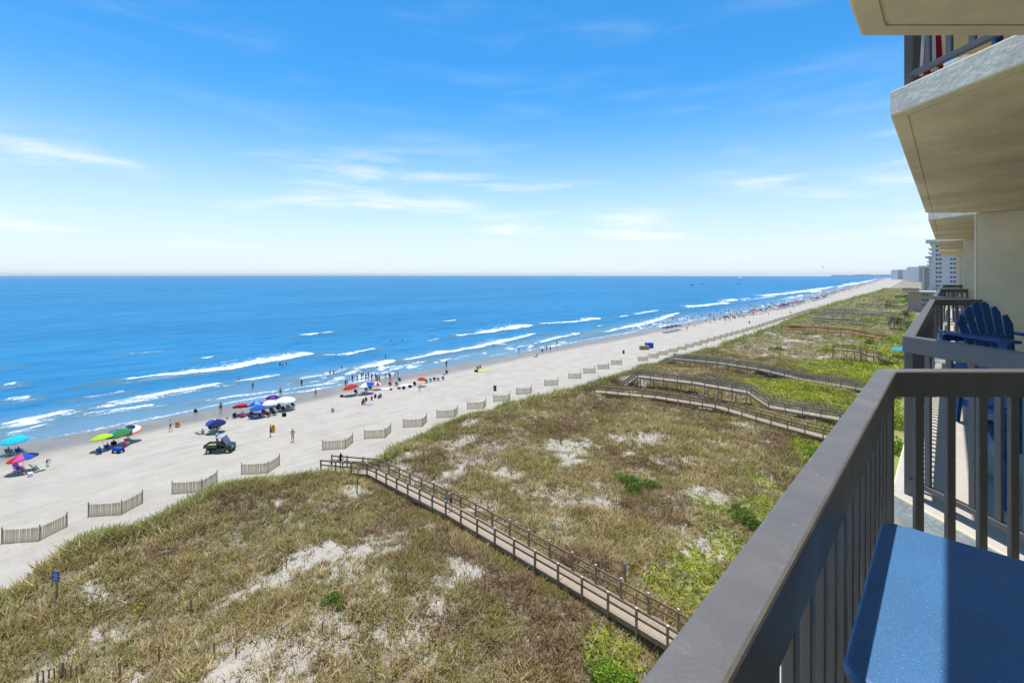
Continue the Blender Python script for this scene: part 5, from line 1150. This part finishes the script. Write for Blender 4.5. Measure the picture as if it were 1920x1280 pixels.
# local +X is forward
bdy = MB(); bdy.add([(-.1, -.72, .42), (1.45, -.66, .42), (1.45, .66, .42), (-.1, .72, .42), (-.1, -.72, .62), (.75, -.70, .66), (1.52, -.62, .80), (1.52, .62, .80), (.75, .70, .66), (-.1, .72, .62), (.78, -.66, 1.02), (1.42, -.56, .96), (1.42, .56, .96), (.78, .66, 1.02)],
        [(0, 3, 2, 1), (0, 1, 6, 5, 4), (3, 9, 8, 7, 2), (1, 2, 7, 6), (0, 4, 9, 3), (4, 5, 8, 9), (5, 10, 13, 8), (10, 11, 12, 13), (11, 6, 7, 12), (5, 6, 11, 10), (8, 13, 12, 7)])
bdy.build('body', M_jg, vh, bevel=.03)
be = MB(); be.box((-.95, 0, .72), (1.55, 1.4, .06))
for sy in (-.69, .69): be.box((-.95, sy, .89), (1.55, .05, .32))
for sx in (-1.71, -.19): be.box((sx, 0, .89), (.05, 1.33, .32))
be.build('cargo_bed', M_jg, vh); MB().box((-.95, 0, .80), (1.35, 1.2, .10)).build('bed_load', M_bed, vh, bevel=.02); MB().box((-.8, 0, .5), (1.6, .7, .3)).build('chassis', M_blk, vh)
wt = MB().tube((0, -.13, 0), (0, .13, 0), .31, n=20).mesh('wheel', .03); wt.materials.append(M_tyre); wr = MB().tube((0, -.14, 0), (0, .14, 0), .17, n=16).mesh('wheel_rim'); wr.materials.append(M_rim)
for sx in (-1.15, 1.08):
    for sy in (-.66, .66):
        q = put('wheel', wt, None, vh, (sx, sy, .29)); put('rim', wr, None, q)
for sy in (-.62, .62):
    c = MB(); c.tube((.85, sy, .98), (.30, sy, 1.86), .03); c.tube((.30, sy, 1.86), (-.22, sy, 1.86), .03); c.tube((-.22, sy, 1.86), (-.20, sy, .6), .03); c.build('roll_bar', M_blk, vh)
    MB().tube((1.46, sy * .75, .78), (1.545, sy * .75, .78), .09, n=12).build('headlight', M_signw, vh)
MB().box((.02, 0, 1.90), (.75, 1.34, .05)).build('roof', M_tarp, vh, bevel=.02); MB().add([(.86, -.58, 1.02), (.86, .58, 1.02), (.33, .58, 1.82), (.33, -.58, 1.82), (.87, -.58, 1.02), (.87, .58, 1.02), (.34, .58, 1.83), (.34, -.58, 1.83)], [(3, 2, 1, 0), (4, 5, 6, 7), (0, 1, 5, 4), (2, 3, 7, 6), (1, 2, 6, 5), (3, 0, 4, 7)]).build('windscreen', M_ws, vh)
for sy in (-.33, .33):
    MB().box((.10, sy, .74), (.48, .5, .14)).build('seat', M_blk, vh, bevel=.03); MB().box((-.14, sy, 1.0), (.10, .5, .48)).build('seat_back', M_blk, vh, bevel=.03)
MB().tube((.55, -.33, 1.02), (.58, -.33, 1.04), .16, n=14).build('steering_wheel', M_blk, vh)
Mv = Matrix.Rotation(vh.rotation_euler[2], 3, 'Z')
for sy, lab, tp in ((-.33, 'driver in pale shirt at the wheel of the green vehicle', 'lightblue'), (.33, 'passenger in dark shirt in the green vehicle', 'grey')):
    person(vp + Mv @ Vector((.06, sy, .58)), 'chair', lab, vh.rotation_euler[2] - R(90), 0, 'black', tp, 1, .92)
person(vp + Mv @ Vector((-.55, .1, .84)), 'stand', 'person in white shirt and cap standing in the bed of the green vehicle', vh.rotation_euler[2] - R(90), 0, 'black', 'white', 1, .98)

# ------------------------------------------------------------------ the crowded far beach
fg = random.Random(9)
def beachpt(y, t): 
    s, e = float(shore(y)), float(np.interp(y, _ey, _ex)); x = s + (e - s) * t; return Vector((x, y, gz(x, y)))
for px, py in ((1288, 620), (1292, 613), (1301, 612), (1323, 605), (1331, 606), (1340, 604), (1359, 597), (1367, 600), (1373, 596), (1332, 594), (1366, 587), (1377, 588), (1385, 582), (1414, 575), (1317, 593), (1310, 590)):
    person(G(px, py), fg.choice(('stand', 'walk', 'sit')), 'tiny person scattered on the quiet beach beyond the navy canopies', fg.uniform(0, 6.28), fg.randrange(4), fg.choice(list(CLOTH)), fg.choice((None, 'navy', 'black', 'white')), fg.randrange(3), 1.05, 'people on the quiet beach beyond the canopies')
for px, py, c in ((1386, 592, 'lightblue'), (1402, 590, 'lightblue'), (1359, 600, 'navy'), (1447, 579, 'cyan'), (1475, 573, 'white'), (1440, 578, 'teal'), (1467, 574, 'navy'), (1430, 580, 'white')):
    umbrella(0, 0, [c], f'small {c.replace("lightblue", "pale blue").replace("cyan", "turquoise")} umbrella at the start of the crowded far beach', 1.3, 2.0, (0, 0), 'umbrellas at the start of the far beach', G(px, py), False)
cols = ['navy', 'blue', 'red', 'white', 'teal', 'black', 'lightblue', 'maroon', 'orange', 'grey', 'green', 'pink']
for i in range(270):
    y = 225 * (1400 / 225) ** fg.random(); p = beachpt(y, fg.uniform(.02, .36) if fg.random() < .85 else fg.uniform(.3, .6))
    if fg.random() < .22: p = p + Vector((-(p.x - float(shore(y))) - fg.uniform(1, 14), 0, 0)); p.z = max(gz(p.x, p.y), SEA - .9)
    person(p, 'stand' if fg.random() < .7 else 'walk', 'tiny far-off person in the crowd on the distant beach', fg.uniform(0, 6.28), fg.randrange(4), fg.choice(cols), fg.choice(cols + [None] * 8), fg.randrange(3), 1.08, 'crowd on the distant beach')
capm = MB()
for k in range(8):
    a, b_ = 2 * math.pi * k / 8, 2 * math.pi * (k + 1) / 8; capm.add([(0, 0, 2.3), (1.35 * math.cos(a), 1.35 * math.sin(a), 1.85), (1.35 * math.cos(b_), 1.35 * math.sin(b_), 1.85)], [(0, 1, 2)])
CAPM = capm.mesh('canopy'); CAPM.materials.append(CLOTH['blue']); FPOLE = MB().tube((0, 0, -.3), (0, 0, 2.3), .03, n=5).mesh('pole'); FPOLE.materials.append(M_wp)
for i in range(165):
    y = 260 * (1900 / 260) ** fg.random(); p = beachpt(y, fg.uniform(.2, .42))
    o = thing('beach_umbrella', 'tiny far-off umbrella on the crowded distant beach', 'umbrella', p, 0, 'umbrellas on the distant beach')
    put('canopy', CAPM, None, o, objmat=[CLOTH[fg.choice(['navy', 'blue', 'blue', 'red', 'white', 'teal', 'lightblue', 'maroon', 'orange', 'navy'])]]); put('pole', FPOLE, None, o)
for i in range(26): cabana(beachpt(330 + i * 7.5 + (40 if i > 12 else 0), .40 + .02 * math.sin(i)), 'small navy rental canopy in the long far row', 'navy' if i % 9 else 'red', 0., 'long row of rental canopies')
for i in range(60):
    y = 240 * (900 / 240) ** fg.random(); p = beachpt(y, fg.uniform(.2, .45)); chair(p, fg.choice(cols), 'tiny far-off folding chair on the distant beach', fg.uniform(0, 6.28), False, 'chairs on the distant beach')

# ------------------------------------------------------------------ boats and parasails
M_hull = mat('boat_hull_white', (.62, .62, .62), .4, .4)
def boat(px, py, L, label, m_):
    p = onz(px, py, SEA); o = thing('motor_boat', label, 'boat', (p.x, p.y, SEA), R(20)); n = 7
    hb = MB(); ring = []
    for i in range(n):
        u = i / (n - 1); wd_ = .16 * L * (1 - u ** 2.6); x = (u - .5) * L; ring.append([(x, -wd_, .9 + .5 * u), (x, -wd_ * .6, -.4), (x, wd_ * .6, -.4), (x, wd_, .9 + .5 * u)])
    for a, b_ in zip(ring, ring[1:]):
        for j in range(3): hb.add([a[j], a[j + 1], b_[j + 1], b_[j]], [(0, 1, 2, 3)])
        hb.add([a[3], a[0], b_[0], b_[3]], [(0, 1, 2, 3)])
    hb.add(ring[0], [(0, 1, 2, 3)]); hb.build('hull', m_, o)
    MB().box((-.05 * L, 0, 1.7), (.3 * L, .2 * L, 1.3)).build('cabin', M_hull, o, bevel=.1); MB().tube((-.1 * L, 0, 2.3), (-.1 * L, 0, 4.6), .06).build('mast', M_blk, o)
boat(1297, 535, 9, 'left boat of two dark boats near the horizon', M_blk); boat(1316, 533.5, 8, 'right boat of two dark boats near the horizon', M_blk); boat(1383, 532, 9, 'boat below the turquoise parasail', M_blk)
def parasail(px, py, dep, r, col, label):
    p = at_depth(px, py, dep); o = thing('parasail', label, 'parasail', p); mb = MB()
    for i in range(6):
        for k in range(14):
            q = []
            for ii, kk in ((i, k), (i + 1, k), (i + 1, k + 1), (i, k + 1)):
                a = R(15 + 75 * ii / 6); b_ = 2 * math.pi * kk / 14; q.append((r * math.cos(a) * math.cos(b_), r * math.cos(a) * math.sin(b_), r * math.sin(a) * .8))
            mb.add(q, [(0, 1, 2, 3)], k % 2)
    mb.build('canopy', [CLOTH[col], CLOTH['white']], o)
    ln = MB()
    for k in range(6): ln.tube((r * .95 * math.cos(k), r * .95 * math.sin(k), r * .2), (0, 0, -r * 1.6), .05, n=4)
    ln.build('lines', M_blk, o)
    return p
parasail(1388, 522, 1050, 4.5, 'cyan', 'turquoise parasail low over the sea'); parasail(1543, 501, 1500, 4.5, 'red', 'tiny red parasail in the sky near the coast')
# ------------------------------------------------------------------ the air
hz = MB().box((0, 0, 0), (36000, 36000, 84)).build('haze', None, None, (-8500, -3200, 34.0))
m = bpy.data.materials.new('sea_haze'); m.use_nodes = True; t = m.node_tree; t.nodes.remove(t.nodes['Principled BSDF'])
pv = N(t, 'ShaderNodeVolumePrincipled'); pv.inputs['Color'].default_value = (.95, .97, 1.0, 1); pv.inputs['Density'].default_value = .00005; pv.inputs['Anisotropy'].default_value = .25
t.links.new(pv.outputs[0], t.nodes['Material Output'].inputs['Volume'])
hz.data.materials.append(m); struct(hz, 'stuff'); hz['label'] = 'thin pale sea haze over the coast'
